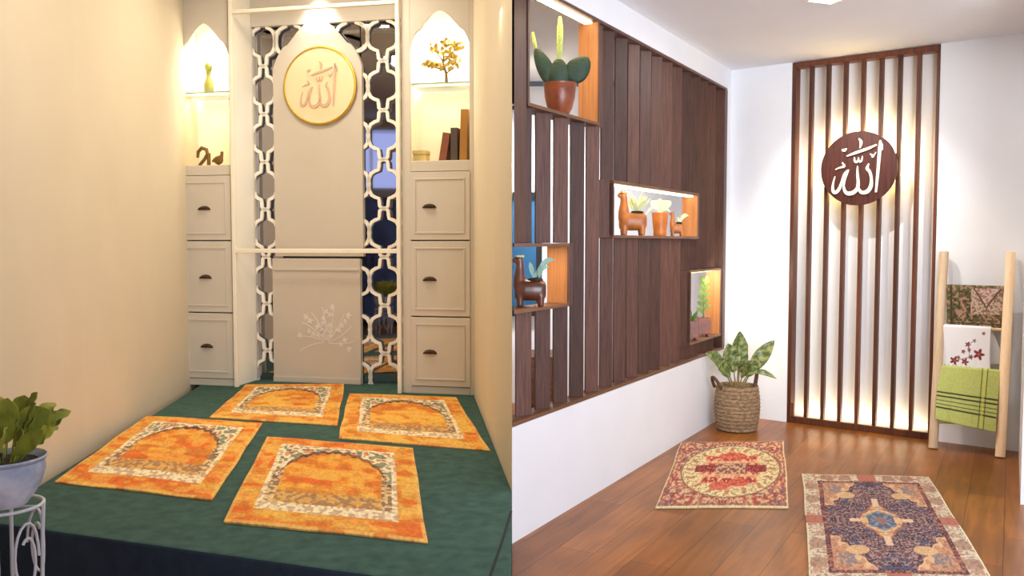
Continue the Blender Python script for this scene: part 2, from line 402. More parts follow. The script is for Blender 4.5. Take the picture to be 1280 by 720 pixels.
# wall behind the viewer with its window openings
def front_wall(x0, x1, openings, zt, name, m):
    b = MB(); x = x0
    for (a, c, z0, z1) in openings:
        b.box(x, a, -1.12, -1.0, 0, zt); b.box(a, c, -1.12, -1.0, 0, z0); b.box(a, c, -1.12, -1.0, z1, zt); x = c
    b.box(x, x1, -1.12, -1.0, 0, zt)
    return struct(b.build(name, m, smooth=False))
front_wall(-4.6, 0, [(-3.3, -1.9, 2.45, 3.62)], CZL, 'wall_front_left', M['cream_wall'])
front_wall(0, 4.6, [(0.5, 4.2, 0.4, 2.8)], CZ, 'wall_front', M['white_wall'])
struct(MB().prism([(-4.6, -1.12), (-4.5, -1.12), (-4.5, 3.4), (-4.6, 3.4)], 0, CZL).build('wall_entry', M['cream_wall'], smooth=False))
struct(MB().box(-4.6, lwall(3.3) - 0.125, 3.3, 3.4, 0, CZL).build('wall_entry_return', M['cream_wall'], smooth=False))
def window(name, a, c, z0, z1):
    b = MB()
    for x in (a, (a + c) / 2 - 0.025, c - 0.05): b.box(x, x + 0.05, -1.1, -1.04, z0, z1)
    b.box(a, c, -1.1, -1.04, z0, z0 + 0.05); b.box(a, c, -1.1, -1.04, z1 - 0.05, z1)
    struct(b.build(name, M['frame_white'], smooth=False))
window('window_1', -3.3, -1.9, 2.45, 3.62)
window('window_2', 0.5, 4.2, 0.4, 2.8)
# hall window with a black frame
hw = MB().box(0.0, 0.275, 7.985, 8.018, 0.86, 2.12)
w = struct(MB().box(0.225, 0.275, 7.96, 8.018, 0.82, 1.96).box(0.003, 0.275, 7.96, 8.018, 0.82, 0.87).box(0.003, 0.275, 7.96, 8.018, 1.91, 1.96).build('window_3', M['black'], smooth=False))
MB().box(0.004, 0.225, 7.99, 8.012, 0.87, 1.91).build('pane', M['blue_pane'], w, smooth=False)

# ------------------------------------------------------------------ LEFT: prayer niche with two display cabinets
def arch_z(t):
    """Arch outline with rounded shoulders and a small point: t in 0..1 from side to centre -> 0..1 rise."""
    t = max(0.0, min(1.0, t))
    if t < 0.34: return 0.46 * math.sin(t / 0.34 * PI / 2) ** 0.9
    q = (t - 0.34) / 0.66
    return 0.46 + 0.54 * (0.75 * math.sin(q * PI / 2) + 0.25 * q)
def arch_plate(b, x0, x1, y0, y1, zs, za, H, n=24):
    xc = (x0 + x1) / 2; hw_ = (x1 - x0) / 2
    xs = [x0 + (x1 - x0) * i / n for i in range(n + 1)]
    zz = [zs + (za - zs) * arch_z(1 - abs(x - xc) / hw_) for x in xs]
    for i in range(n):
        a, c = xs[i], xs[i + 1]
        vs = [(a, y0, zz[i]), (c, y0, zz[i + 1]), (c, y0, H), (a, y0, H), (a, y1, zz[i]), (c, y1, zz[i + 1]), (c, y1, H), (a, y1, H)]
        b.add(vs, [(0, 1, 2, 3), (5, 4, 7, 6), (0, 4, 5, 1), (3, 2, 6, 7)])

def cabinet(x, W, label, nx0, nx1, hx):
    H = 3.46; D = 0.42
    t = thing('display_cabinet', label, 'cabinet', FL.p(x, 0, 0), FL.a, 'display cabinets either side of the prayer niche')
    b = MB(); b.box(0, 0.02, 0.03, D, 0, H).box(W - 0.02, W, 0.03, D, 0, H).box(0.02, W - 0.02, D - 0.02, D, 0, H).box(0.02, W - 0.02, 0.03, D - 0.02, 3.16, 3.18)
    b.box(0.02, W - 0.02, 0.03, D - 0.02, 1.84, 1.865)
    b.build('carcass', M['cab_in'], t, smooth=False)
    f = MB(); f.box(0, nx0, 0, 0.03, 0, H); f.box(nx1, W, 0, 0.03, 0, H); f.box(nx0, nx1, 0, 0.03, 0, 0.06); f.box(nx0, nx1, 0.0, 0.03, 1.80, 1.885)
    arch_plate(f, nx0, nx1, 0, 0.03, 2.80, 3.07, H)
    f.build('face_frame', M['cab'], t, smooth=False, bevel=0.004)
    for z0, z1 in ((0.065, 0.625), (0.635, 1.24), (1.25, 1.795)):
        d = MB(); a, c = nx0 - 0.005, nx1 + 0.005
        d.box(a, c, -0.012, 0.02, z0, z1)
        for (p0, p1, r0, r1) in ((a + .04, c - .04, z0 + .05, z0 + .065), (a + .04, c - .04, z1 - .065, z1 - .05), (a + .04, a + .052, z0 + .065, z1 - .065), (c - .052, c - .04, z0 + .065, z1 - .065)):
            d.box(p0, p1, -0.019, -0.012, r0, r1)
        dr = d.build('drawer', M['cab'], t, smooth=False, bevel=0.003)
        zc = (z0 + z1) / 2 - 0.01
        h = MB(); hp = []
        for i in range(9):
            a_ = PI * i / 8; hp.append((hx - 0.055 * math.cos(a_), 0.0, zc + 0.028 * math.sin(a_)))
        vs = []; fs = []
        for i, (px, _, pz) in enumerate(hp): vs += [(px, -0.012, pz), (hx + (px - hx) * 0.72, -0.042, zc + (pz - zc) * 0.55)]
        for i in range(8): fs.append((2 * i, 2 * i + 1, 2 * i + 3, 2 * i + 2))
        fs.append(tuple(2 * i + 1 for i in range(9))); h.add(vs, fs)
        h.box(hx - 0.058, hx + 0.058, -0.016, -0.011, zc - 0.008, zc + 0.004); h.ball((hx, -0.03, zc + 0.004), (0.02, 0.012, 0.012), 8, 6)
        h.build('cup_handle', M['bronze'], dr)
    MB().box(nx0 - 0.02, nx1 + 0.02, 0.035, D - 0.025, 2.497, 2.509).build('glass_shelf', M['glass'], t, smooth=False)
    MB().box(nx0 + 0.02, nx1 - 0.02, 0.1, 0.16, 3.148, 3.158).build('strip_light', M['lamp'], t, smooth=False)
    MB().box(nx0 + 0.02, nx1 - 0.02, 0.06, 0.08, 2.486, 2.4955).build('strip_light', M['led_soft'], t, smooth=False)
    xc = x + (nx0 + nx1) / 2
    light('AREA', 'cabinet_top_light', FL.p(xc, 0.26, 3.14), FL.p(xc, 0.27, 2.0), 7.5, (0.97, 0.98, 1.0), 0.36, 0.16, spread=120)
    light('AREA', 'cabinet_shelf_light', FL.p(xc, 0.12, 2.47), FL.p(xc, 0.25, 1.9), 2.0, (1.0, 0.84, 0.46), 0.4, 0.1)
    return t
cabinet(0.0, 0.60, 'cream cabinet left of the niche, small arch with a lone vase on its glass shelf', 0.125, 0.575, 0.335)
cabinet(2.10, 0.60, 'cream cabinet right of the niche, taller lit arch with golden tree and books', 0.075, 0.565, 0.235)

# things on the cabinet shelves
ZB = 1.866; ZG = 2.5095
t = thing('bud_vase', 'small olive green vase on the left cabinet glass shelf', 'vase', FL.p(0.27, 0.2, ZG), FL.a)
MB().lathe([(0, 0), (0.03, 0), (0.04, 0.02), (0.042, 0.09), (0.03, 0.13), (0.02, 0.15), (0.018, 0.185), (0.026, 0.2), (0.02, 0.2), (0.013, 0.18)]).build('vase_body', M['olive_vase'], t)
d = MB()
for i in range(7):
    a = i * 0.9; d.leaf((0, 0, 0.18), (0.035 * math.cos(a), 0.02 * math.sin(a), 0.25 + 0.02 * (i % 3)), 0.025)
d.build('foliage', M['olive_leaf'], t)
t = thing('ring_ornament', 'larger brown curled ornament on the lower left cabinet shelf', 'ornament', FL.p(0.225, 0.16, ZB), FL.a)
MB().box(-0.07, 0.06, -0.03, 0.03, 0, 0.015).build('base', M['brass'], t, bevel=0.003)
pts = [(-0.05 + 0.0, 0.10), (-0.045, 0.15), (-0.01, 0.185), (0.035, 0.17), (0.045, 0.13), (0.015, 0.085), (-0.02, 0.05), (-0.045, 0.014)]
MB().tube([(a, 0, b) for a, b in pts], [0.012, 0.015, 0.017, 0.017, 0.016, 0.014, 0.014, 0.016]).build('curl', M['brass'], t)
MB().box(0.048, 0.064, -0.02, 0.02, 0.014, 0.14).build('upright', M['brass'], t, bevel=0.003)
t = thing('bird_ornament', 'smaller brown bird shaped ornament right of the curled one on the lower left cabinet shelf', 'ornament', FL.p(0.375, 0.16, ZB), FL.a)
MB().lathe([(0, 0), (0.045, 0), (0.045, 0.012), (0.012, 0.02), (0.01, 0.04)]).build('base', M['brass'], t)
b = MB(); b.ball((0, 0, 0.075), (0.045, 0.028, 0.04)); b.tube([(0.02, 0, 0.09), (0.035, 0, 0.13), (0.03, 0, 0.15)], [0.022, 0.013, 0.016]); b.tube([(-0.035, 0, 0.08), (-0.065, 0, 0.06)], [0.02, 0.006]); b.tube([(0.035, 0, 0.15), (0.056, 0, 0.146)], [0.008, 0.002])
b.build('bird_body', M['brass'], t, remesh=0.006)

t = thing('golden_tree_ornament', 'golden bonsai shaped tree ornament on the right cabinet glass shelf', 'ornament', FL.p(2.40, 0.2, ZG), FL.a)
MB().box(-0.07, 0.07, -0.04, 0.04, 0, 0.012).build('base', M['brass'], t, bevel=0.003)
b = MB(); b.tube([(0.02, 0, 0.01), (0.018, 0, 0.1), (-0.01, 0, 0.18), (0.0, 0, 0.27)], [0.014, 0.011, 0.009, 0.005]); b.tube([(0.01, 0, 0.13), (-0.1, 0, 0.16), (-0.15, 0, 0.18)], [0.008, 0.006, 0.004]); b.tube([(0.0, 0, 0.2), (0.07, 0, 0.26), (0.09, 0, 0.3)], [0.008, 0.006, 0.003])
b.tube([(-0.01, 0, 0.2), (-0.06, 0, 0.27)], [0.007, 0.003]); b.tube([(0.015, 0, 0.1), (0.09, 0, 0.15)], [0.007, 0.003])
b.build('trunk', M['brass'], t)
b = MB(); rr = random.Random(3)
for (cx, cz, rx, rz_) in ((-0.12, 0.18, 0.07, 0.035), (-0.03, 0.155, 0.08, 0.035), (0.08, 0.17, 0.06, 0.05), (-0.06, 0.3, 0.06, 0.04), (0.02, 0.33, 0.05, 0.03), (0.1, 0.31, 0.05, 0.035), (0.05, 0.24, 0.05, 0.03)):
    for i in range(24):
        a = rr.uniform(0, 6.28); r = rr.uniform(0.2, 1); px = cx + rx * r * math.cos(a); pz = cz + rz_ * r * math.sin(a); py = rr.uniform(-0.05, 0.05)
        b.leaf((px, py, pz), (px + rr.uniform(-.03, .03), py + rr.uniform(-.02, .02), pz + rr.uniform(0.0, 0.035)), 0.034, n=4)
b.build('foliage', M['golden'], t)

def book(label, x, y, th, dp, h, m, tilt=0.0):
    t = thing('book', label, 'book', FL.p(x, y, ZB), FL.a, 'books on the right cabinet shelf')
    R_ = Matrix.Rotation(tilt, 4, 'Y')
    MB().box(0, 0.004, -dp / 2, dp / 2, 0, h, R_).box(th - 0.004, th, -dp / 2, dp / 2, 0, h, R_).box(0, th, -dp / 2 - 0.004, -dp / 2, 0, h, R_).build('cover', m, t, smooth=False)
    MB().box(0.004, th - 0.004, -dp / 2, dp / 2 - 0.006, 0.004, h - 0.004, R_).build('pages', M['paper'], t, smooth=False)
book('red-brown leaning book at the left of the right cabinet shelf row', 2.385, 0.16, 0.06, 0.17, 0.255, M['book_red'], 0.16)
book('charcoal book between the red-brown and tall amber books', 2.49, 0.16, 0.055, 0.17, 0.285, M['book_dark'])
book('tall amber book at the right of the right cabinet shelf row', 2.565, 0.16, 0.06, 0.19, 0.43, M['book_gold'], 0.03)
t = thing('trinket_box', 'small tan box on the right cabinet shelf left of the books', 'box', FL.p(2.215, 0.16, ZB), FL.a)
MB().box(-0.055, 0.055, -0.05, 0.05, 0, 0.08).build('box_body', M['tan_card'], t, bevel=0.004)
MB().box(-0.06, 0.06, -0.055, 0.055, 0.081, 0.115).build('lid', M['tan_card'], t, bevel=0.004)

# the niche screen between the cabinets
ns = thing('prayer_niche_screen', 'beige arched panel and white lattice over mirrors between the two cream cabinets', 'niche', FL.p(0, REC, 0), FL.a)
c_x0, c_x1, c_x = 0.815, 1.635, 1.25
ap = MB()
ap.box(c_x0, c_x1, -0.05, 0.0, 1.11, 2.74)
nA = 30
for i in range(nA):
    a = c_x0 + (c_x1 - c_x0) * i / nA; c = c_x0 + (c_x1 - c_x0) * (i + 1) / nA
    h = lambda x: 2.74 + 0.42 * arch_z(1 - min(1, abs(x - (c_x0 + c_x1) / 2) / ((c_x1 - c_x0) / 2)))
    ap.add([(a, -0.05, 2.74), (c, -0.05, 2.74), (c, -0.05, h(c)), (a, -0.05, h(a)), (a, 0, 2.74), (c, 0, 2.74), (c, 0, h(c)), (a, 0, h(a))], [(0, 1, 2, 3), (5, 4, 7, 6), (3, 2, 6, 7)])
ap.build('arch_panel', M['arch'], ns, smooth=False)
lp = MB().box(c_x0 - 0.03, c_x1 - 0.03, -0.055, 0.0, 0.0, 1.09)
for (a, c, z0, z1) in ((c_x0 - .02, c_x1 - .04, 0.985, 1.005), (c_x0 - .03, c_x1 - .03, 0.0, 0.05)): lp.box(a, c, -0.066, -0.055, z0, z1)
lpo = lp.build('lower_panel', M['arch'], ns, smooth=False, bevel=0.003)
fd = MB(); rr = random.Random(11)
for i in range(26):
    a = rr.uniform(-0.5, 3.6); r = rr.uniform(0.03, 0.24); px = 1.29 + r * math.cos(a) * 1.05; pz = 0.42 + r * math.sin(a) * 1.25
    for q in range(5):
        a2 = q * 2 * PI / 5 + i; L = rr.uniform(0.018, 0.034)
        pts = [(px, pz), (px + L * 0.5 * math.cos(a2), pz + L * 0.5 * math.sin(a2)), (px + L * math.cos(a2), pz + L * math.sin(a2))]
        fd.ribbon(pts, [0.004, L * 0.55, 0.004], -0.0585, -0.055)
for i in range(9):
    a = -0.2 + i * 0.42; pts = [(1.29 + r * math.cos(a + r) * 1.05, 0.36 + r * math.sin(a + r) * 1.25) for r in (0.02, 0.08, 0.14, 0.2, 0.25)]
    fd.ribbon(pts, 0.007, -0.0580, -0.055)
fd.build('floral_etching', M['etch'], lpo, smooth=False)
# mirrors, each swung a few degrees
for (a, c, ym) in ((0.606, 0.83, 0.045), (1.60, 2.085, 0.07)):
    xm = (a + c) / 2; Rm = Matrix.Translation((xm, ym, 0)) @ Matrix.Rotation(math.radians(12.1), 4, 'Z')
    MB().box(-(c - a) / 2, (c - a) / 2, 0, 0.006, 0.0, 3.3, Rm).build('mirror', M['mirror'], ns, smooth=False)
MB().box(0.84, 1.59, 0.03, 0.036, 2.7, 3.3).build('mirror', M['mirror'], ns, smooth=False)
# lattice of pointed quatrefoils
quarter = [(0.0, 0.206), (0.022, 0.204), (0.038, 0.188), (0.041, 0.15), (0.046, 0.122), (0.078, 0.112), (0.112, 0.092), (0.133, 0.052), (0.139, 0.0)]
ring = quarter + [(x, -z) for x, z in quarter[-2::-1]] + [(-x, -z) for x, z in quarter[1:]] + [(-x, z) for x, z in quarter[-2:0:-1]]
def lattice(xs, x0, x1, z0, z1, parent, ztop=2.98, k=1.0):
    b = MB()
    for cx in xs:
        for kz in range(9):
            cz = ztop - 0.417 * kz
            b.ribbon([(cx + x * k, cz + z) for x, z in ring], 0.028, -0.02, 0.0, closed=True)
            b.box(cx - 0.012, cx + 0.012, -0.02, 0.0, cz - 0.2175, cz - 0.199)
    return b.build('lattice', M['lattice'], parent, smooth=False, clip=[((x0, 0, 0), (-1, 0, 0)), ((x1, 0, 0), (1, 0, 0)), ((0, 0, z0), (0, 0, -1)), ((0, 0, z1), (0, 0, 1))])
lattice((0.705, 0.935), 0.60, 0.83, 0.0, 3.14, ns, k=0.82)
lattice((0.969, 1.248, 1.527), 0.831, 1.64, 2.7, 3.14, ns)
lattice((1.54, 1.812, 2.084), 1.60, 2.085, 0.0, 3.14, ns)
b = MB().box(0.602, 0.610, -0.03, 0.03, 0, 3.10).box(0.603, 2.096, -0.035, 0.02, 3.11, 3.45).box(1.955, 1.975, -0.028, 0.02, 0, 3.11)
b.build('lattice_border', M['cab'], ns, smooth=False)
# white front frame with cross rail, standing at the mouth of the niche
fy0, fy1 = -REC - 0.042, -REC - 0.004
MB().box(0.603, 0.635, fy0, fy1, 0.0, 3.30).build('front_upright', M['frame_white'], ns, smooth=False, bevel=0.004)
MB().box(2.065, 2.097, fy0, fy1, 0.0, 3.30).build('front_upright', M['frame_white'], ns, smooth=False, bevel=0.004)
MB().box(0.635, 2.065, fy0, fy1, 1.142, 1.178).build('cross_rail', M['frame_white'], ns, smooth=False, bevel=0.004)
MB().box(0.635, 2.065, fy0, fy1, 3.13, 3.16).build('top_rail', M['frame_white'], ns, smooth=False, bevel=0.004)

# calligraphy strokes (the word for God), drawn in unit-disc coordinates
def S(*p): return [((x - 330) / 285.0, (370 - y) / 285.0) for x, y in p]
def smooth_path(P, W, k=5):
    out = []; ow = []; n = len(P)
    g = lambda i: Vector(P[max(0, min(n - 1, i))])
    for i in range(n - 1):
        p0, p1, p2, p3 = g(i - 1), g(i), g(i + 1), g(i + 2)
        for j in range(k):
            t = j / k
            v = 0.5 * ((2 * p1) + (-p0 + p2) * t + (2 * p0 - 5 * p1 + 4 * p2 - p3) * t * t + (-p0 + 3 * p1 - 3 * p2 + p3) * t ** 3)
            out.append((v.x, v.y)); ow.append(W[i] * (1 - t) + W[i + 1] * t)
    out.append(P[-1]); ow.append(W[-1]); return out, ow
STROKES = [
    (S((492, 168), (490, 220), (485, 300), (478, 420), (468, 560)), [14, 26, 25, 23, 15]),
    (S((488, 166), (500, 205), (510, 243)), [6, 24, 6]),
    (S((246, 273), (310, 252), (400, 225), (466, 200)), [8, 22, 22, 12]),
    (S((334, 143), (350, 168), (350, 192), (342, 218)), [8, 22, 18, 5]),
    (S((208, 222), (228, 226), (244, 214)), [14, 26, 5]),
    (S((304, 284), (306, 312), (320, 324), (333, 308), (334, 288)), [6, 15, 16, 12, 8]),
    (S((334, 300), (342, 320), (356, 316), (364, 278)), [8, 15, 15, 6]),
    (S((418, 266), (434, 276), (440, 290), (462, 254)), [6, 13, 13, 4]),
    (S((161, 373), (192, 360), (228, 350), (212, 320)), [8, 12, 18, 8]),
    (S((412, 338), (400, 375), (418, 400), (432, 450), (430, 510), (408, 548), (372, 560), (345, 540), (328, 495)), [6, 26, 22, 20, 30, 34, 30, 22, 14]),
    (S((328, 352), (330, 420), (336, 480), (330, 525), (300, 556), (262, 562), (236, 542), (226, 500)), [6, 20, 23, 28, 34, 32, 22, 14]),
    (S((226, 505), (236, 450), (252, 405), (262, 378)), [14, 15, 14, 10]),
    (S((262, 378), (232, 410), (210, 480), (190, 530), (162, 552), (144, 530), (146, 480), (160, 424)), [8, 18, 20, 26, 28, 22, 14, 5]),
]
def calligraphy(y0, y1, r, parent, m, k=1.0):
    b = MB()
    for P, W in STROKES:
        P2, W2 = smooth_path(P, W)
        b.ribbon([(x * r, z * r) for x, z in P2], [w / 285.0 * r * k for w in W2], y0, y1)
    return b.build('calligraphy', m, parent, smooth=False)
def disc(b, r, y0, y1, n=64):
    f = [(r * math.cos(2 * PI * i / n), y0, r * math.sin(2 * PI * i / n)) for i in range(n)]
    b.add(f + [(x, y1, z) for x, _, z in f], [tuple(range(n)), tuple(range(2 * n - 1, n - 1, -1))] + [(i, n + i, n + (i + 1) % n, (i + 1) % n) for i in range(n)])
    return b
t = thing('calligraphy_plaque', 'cream round plaque with gold rim and calligraphy on the arched panel', 'plaque', FL.p(1.262, REC - 0.051, 2.57), FL.a)
disc(MB(), 0.318, -0.03, -0.001).build('disc', M['plaque'], t)
MB().tube([(0.324 * math.cos(2 * PI * i / 64), -0.02, 0.324 * math.sin(2 * PI * i / 64)) for i in range(64)], 0.013, 8, closed=True).build('gold_rim', M['gold'], t)
calligraphy(-0.038, -0.030, 0.26, t, M['letters_pink'], 0.95)

# downlight over the arch
t = thing('niche_downlight', 'small bright downlight above the arched panel', 'downlight', FL.p(1.25, 0.19, 3.455), FL.a)
MB().lathe([(0.0, 0), (0.06, 0), (0.065, -0.05), (0.05, -0.05), (0.045, -0.02), (0, -0.02)]).build('housing', M['frame_white'], t)
MB().lathe([(0.0, -0.035), (0.045, -0.035), (0.045, -0.03), (0, -0.03)]).build('lens', M['lamp'], t)
struct(MB().prism([FL.xy(0.6, 0.0), FL.xy(2.1, 0.0), FL.xy(2.1, REC + 0.1), FL.xy(0.6, REC + 0.1)], PLAT + 3.456, PLAT + 3.478).build('trim_niche_soffit', M['cab'], smooth=False))
light('SPOT', 'niche_spot', FL.p(1.25, 0.2, 3.40), FL.p(1.25, 0.33, 2.75), 38, (1.0, 0.95, 0.86), 0.03, spot=85, blend=0.9)

# ------------------------------------------------------------------ rugs
def bilinear_rug(name, corners, nu, nv, img, th=0.010, seed=0, zbase=0.0):
    """corners: far-left, far-right, near-right, near-left on the floor."""
    A, B, C_, D_ = [Vector((c[0], c[1], 0)) for c in corners]
    o_ = (A + B + C_ + D_) / 4
    u, v = np.meshgrid(np.linspace(0, 1, nu), np.linspace(0, 1, nv))
    def bl(i): return (A[i] * (1 - u) + B[i] * u) * v + (D_[i] * (1 - u) + C_[i] * u) * (1 - v) - o_[i]
    x, y = bl(0), bl(1)
    eu = (vnoise(v * 5, v * 0, seed) - 0.5) * 0.012; ev = (vnoise(u * 5, u * 0 + 3, seed + 1) - 0.5) * 0.012
    x = x + eu; y = y + ev
    z = th + 0.004 * vnoise(u * 4 + seed, v * 5, seed + 5)
    # rounded rim
    e = np.minimum(np.minimum(u, 1 - u), np.minimum(v, 1 - v)); z = z - 0.004 * np.clip(1 - e / 0.02, 0, 1) ** 2
    vs = np.stack([x, y, z], -1).reshape(-1, 3)
    idx = np.arange(nu * nv).reshape(nv, nu)
    fs = np.stack([idx[:-1, :-1], idx[:-1, 1:], idx[1:, 1:], idx[1:, :-1]], -1).reshape(-1, 4).tolist()
    rim = list(idx[0, :]) + list(idx[1:, -1]) + list(idx[-1, -2::-1]) + list(idx[-2:0:-1, 0])
    low = [(vs[i][0], vs[i][1], 0.001) for i in rim]; nb = len(vs); m = len(rim)
    allv = [tuple(p) for p in vs] + low
    for i in range(m): fs.append((rim[i], nb + i, nb + (i + 1) % m, rim[(i + 1) % m]))
    fs.append(tuple(nb + i for i in range(m - 1, -1, -1)))
    me = bpy.data.meshes.new(name); me.from_pydata(allv, [], fs); me.materials.append(M['weave'])
    for p in me.polygons: p.use_smooth = True
    me.set_sharp_from_angle(angle=math.radians(50))
    ob = bpy.data.objects.new(name, me); COL.objects.link(ob); ob.location = (o_.x, o_.y, zbase)
    flat = img.reshape(-1, 3); colour_points(ob, np.concatenate([flat, flat[rim] * 0.8]))
    return ob

def prayer_rug_img(nu, nv, seed, red=0.4):
    u, v = np.meshgrid(np.linspace(0, 1, nu), np.linspace(0, 1, nv))
    img = np.zeros((nv, nu, 3)); img[:] = (224, 156, 58)
    n1 = vnoise(u * 5 + seed * 7, v * 9, seed); n2 = vnoise(u * 26, v * 30, seed + 2); n3 = vnoise(u * 60, v * 60, seed + 3); n4 = vnoise(u * 3, v * 26, seed + 4)
    put(img, np.clip((n1 - 0.45) * 3, 0, 1), (238, 178, 66), 0.7)
    put(img, np.clip((n4 - (1 - red)) * 3, 0, 1), (224, 92, 22), 0.75)
    put(img, np.clip((n2 - 0.62) * 4, 0, 1), (200, 104, 24), 0.5)
    mu = 0.5 - np.abs(u - 0.5); e = np.minimum(mu, np.minimum(v, 1 - v) * 1.1)
    edge = (e < 0.02); put(img, edge, (226, 178, 100), 0.8)
    ib = 0.125
    inside = (mu > ib) & (v > ib) & (v < 1 - ib * 0.85)
    band = inside & ~((mu > ib + 0.03) & (v > ib + 0.085) & (v < 1 - ib * 0.85 - 0.025))
    put(img, band, (240, 222, 180)); put(img, band & (n3 > 0.55), (190, 150, 118), 0.7)
    fld = inside & ~band
    # niche outline inside the field
    uu = np.abs(u - 0.5) / 0.325; vv = (v - 0.23) / 0.62
    top = 0.34 + 0.61 * np.sqrt(np.clip(1 - np.clip(uu / 0.98, 0, 1) ** 2.0, 0, 1)) + 0.018 * np.sin(uu * 32)
    sp = fld & (vv > top - 0.02)
    put(img, sp, (238, 220, 184)); put(img, sp & (n2 > 0.6), (120, 128, 96), 0.8); put(img, sp & (n2 < 0.3), (196, 116, 66), 0.75); put(img, sp & (n3 > 0.7), (90, 84, 80), 0.55)
    ol = fld & (np.abs(vv - top) < 0.035); put(img, ol, (132, 76, 46), 0.85); put(img, ol & (n3 > 0.6), (70, 50, 50), 0.8)
    side = fld & (uu > 0.9) & (vv < top); put(img, side, (226, 200, 150), 0.8); put(img, side & (n3 > 0.5), (110, 84, 70), 0.7)
    inn = fld & (vv < top - 0.03) & (uu < 0.9)
    put(img, inn & (n1 > 0.5), (240, 176, 60), 0.5); put(img, inn & (vv > 0.6), (226, 128, 30), 0.5)
    n5 = vnoise(u * 14 + 3, v * 18, seed + 8); put(img, inn & (n5 > 0.55), (236, 186, 84), 0.55); put(img, inn & (n5 < 0.3), (196, 104, 34), 0.5)
    put(img, (e < ib) & (n5 > 0.6), (236, 190, 92), 0.5); put(img, (e < ib) & (n5 < 0.28), (206, 96, 28), 0.5)
    put(img, inn & (vv < 0.14), (214, 168, 96), 0.8); put(img, inn & (vv < 0.14) & (n3 > 0.5), (150, 110, 84), 0.7)
    img *= (0.92 + 0.18 * vnoise(u * 90, v * 105, seed + 11))[..., None]
    return img
def floorpt(px, py, z):
    f = 1081.0; p = math.atan(57 / f)
    r = Vector(((px - 640) / f, math.cos(p) + math.sin(p) * (360 - py) / f, -math.sin(p) + math.cos(p) * (360 - py) / f))
    t_ = (z - 1.5) / r.z; return (r.x * t_, r.y * t_)
prg = 'orange prayer rugs on the green carpet'
for cs, sd, rd, lb in (
        (((308, 482), (431, 481), (422, 533), (262, 523)), 1, 0.3, 'orange prayer rug far left, its end tucked into the niche below the arched panel'),
        (((437, 493), (570, 498), (612, 565), (423, 549)), 2, 0.45, 'orange prayer rug at the right, against the cream side wall'),
        (((183, 521), (328, 530), (267, 627), (70, 604)), 3, 0.6, 'orange prayer rug nearest the left wall and the plant stand'),
        (((334, 547), (516, 562), (534, 680), (279, 654)), 4, 0.55, 'orange prayer rug nearest the viewer, at the platform front')):
    P = [floorpt(x, y, PLAT) for x, y in cs]
    tag(bilinear_rug('prayer_rug', P, 180, 210, prayer_rug_img(180, 210, sd, rd), 0.011, sd, PLAT + 0.001), lb, 'rug', prg)

def medallion_img(nu, nv):
    u, v = np.meshgrid(np.linspace(0, 1, nu), np.linspace(0, 1, nv))
    img = np.zeros((nv, nu, 3)); img[:] = (206, 136, 104)
    a = np.abs(u - 0.5); n2 = vnoise(a * 60, v * 44, 3); n3 = vnoise(a * 110, v * 80, 4); n4 = vnoise(a * 34, v * 26, 6); n5 = vnoise(u * 200, v * 160, 9)
    put(img, n2 > 0.6, (226, 192, 146), 0.85); put(img, n2 < 0.36, (168, 70, 58), 0.8); put(img, n3 > 0.72, (104, 62, 66), 0.8); put(img, n4 > 0.74, (132, 96, 104), 0.6)
    e = np.minimum(np.minimum(u, 1 - u), np.minimum(v, 1 - v)); put(img, e < 0.012, (226, 206, 160)); put(img, (e > 0.02) & (e < 0.03), (160, 104, 76), 0.7)
    x = (u - 0.52) / 0.43; y = (v - 0.5) / 0.40; r = np.sqrt(x * x + y * y); th = np.arctan2(y, x)
    ell = r < 1; put(img, ell, (236, 214, 158)); put(img, ell & (r > 0.97), (128, 88, 62), 0.8)
    pet = ell & (r > 0.7) & (np.abs(np.sin(th * 16 + np.sin(r * 30))) < 0.3); put(img, pet, (150, 130, 84), 0.75)
    pet2 = ell & (r > 0.74) & (r < 0.9) & (np.cos(th * 16) > 0.75); put(img, pet2, (196, 118, 88), 0.8)
    put(img, ell & (n3 > 0.72), (142, 104, 76), 0.55)
    lob = 0.64 + 0.07 * np.cos(th * 8) + 0.03 * np.cos(th * 16)
    inn = ell & (r < lob); put(img, inn, (202, 84, 62)); put(img, inn & (n2 > 0.62), (234, 196, 148), 0.85); put(img, inn & (n2 < 0.3), (150, 46, 46), 0.85)
    put(img, ell & (np.abs(r - lob) < 0.025), (226, 150, 110))
    for (cx, cy, rx, ry) in ((0.12, 0.5, 0.2, 0.16), (-0.14, 0.5, 0.14, 0.14), (-0.16, -0.62, 0.2, 0.14), (0.2, -0.5, 0.2, 0.14)):
        q = ((x - cx) / rx) ** 2 + ((y - cy) / ry) ** 2 < 1; put(img, q, (198, 66, 50), 0.8); put(img, q & (n3 > 0.6), (232, 150, 110), 0.7)
    mid = (np.abs(y - 0.02) < 0.13) & (np.abs(x) < 0.72) & (np.abs(x) > 0.2); put(img, mid, (118, 28, 36), 0.85); put(img, mid & (n3 > 0.62), (214, 120, 96), 0.7)
    ctr = (np.abs(x) < 0.3) & (np.abs(y) < 0.2); put(img, ctr, (222, 196, 148), 0.8); put(img, ctr & (n2 > 0.55), (120, 60, 62), 0.8)
    put(img, (np.abs(np.abs(y) - 0.26) < 0.05) & (np.abs(x) < 0.6), (232, 190, 140), 0.7)
    img *= (0.9 + 0.2 * n5)[..., None]
    return img
P = [floorpt(x, y, 0) for x, y in ((851, 554), (979, 553), (986, 636), (820, 636))]
tag(bilinear_rug('oriental_rug', P, 230, 240, medallion_img(230, 240), 0.012, 12, 0.001), 'small red oriental rug with a cream oval, by the low white wall', 'rug')

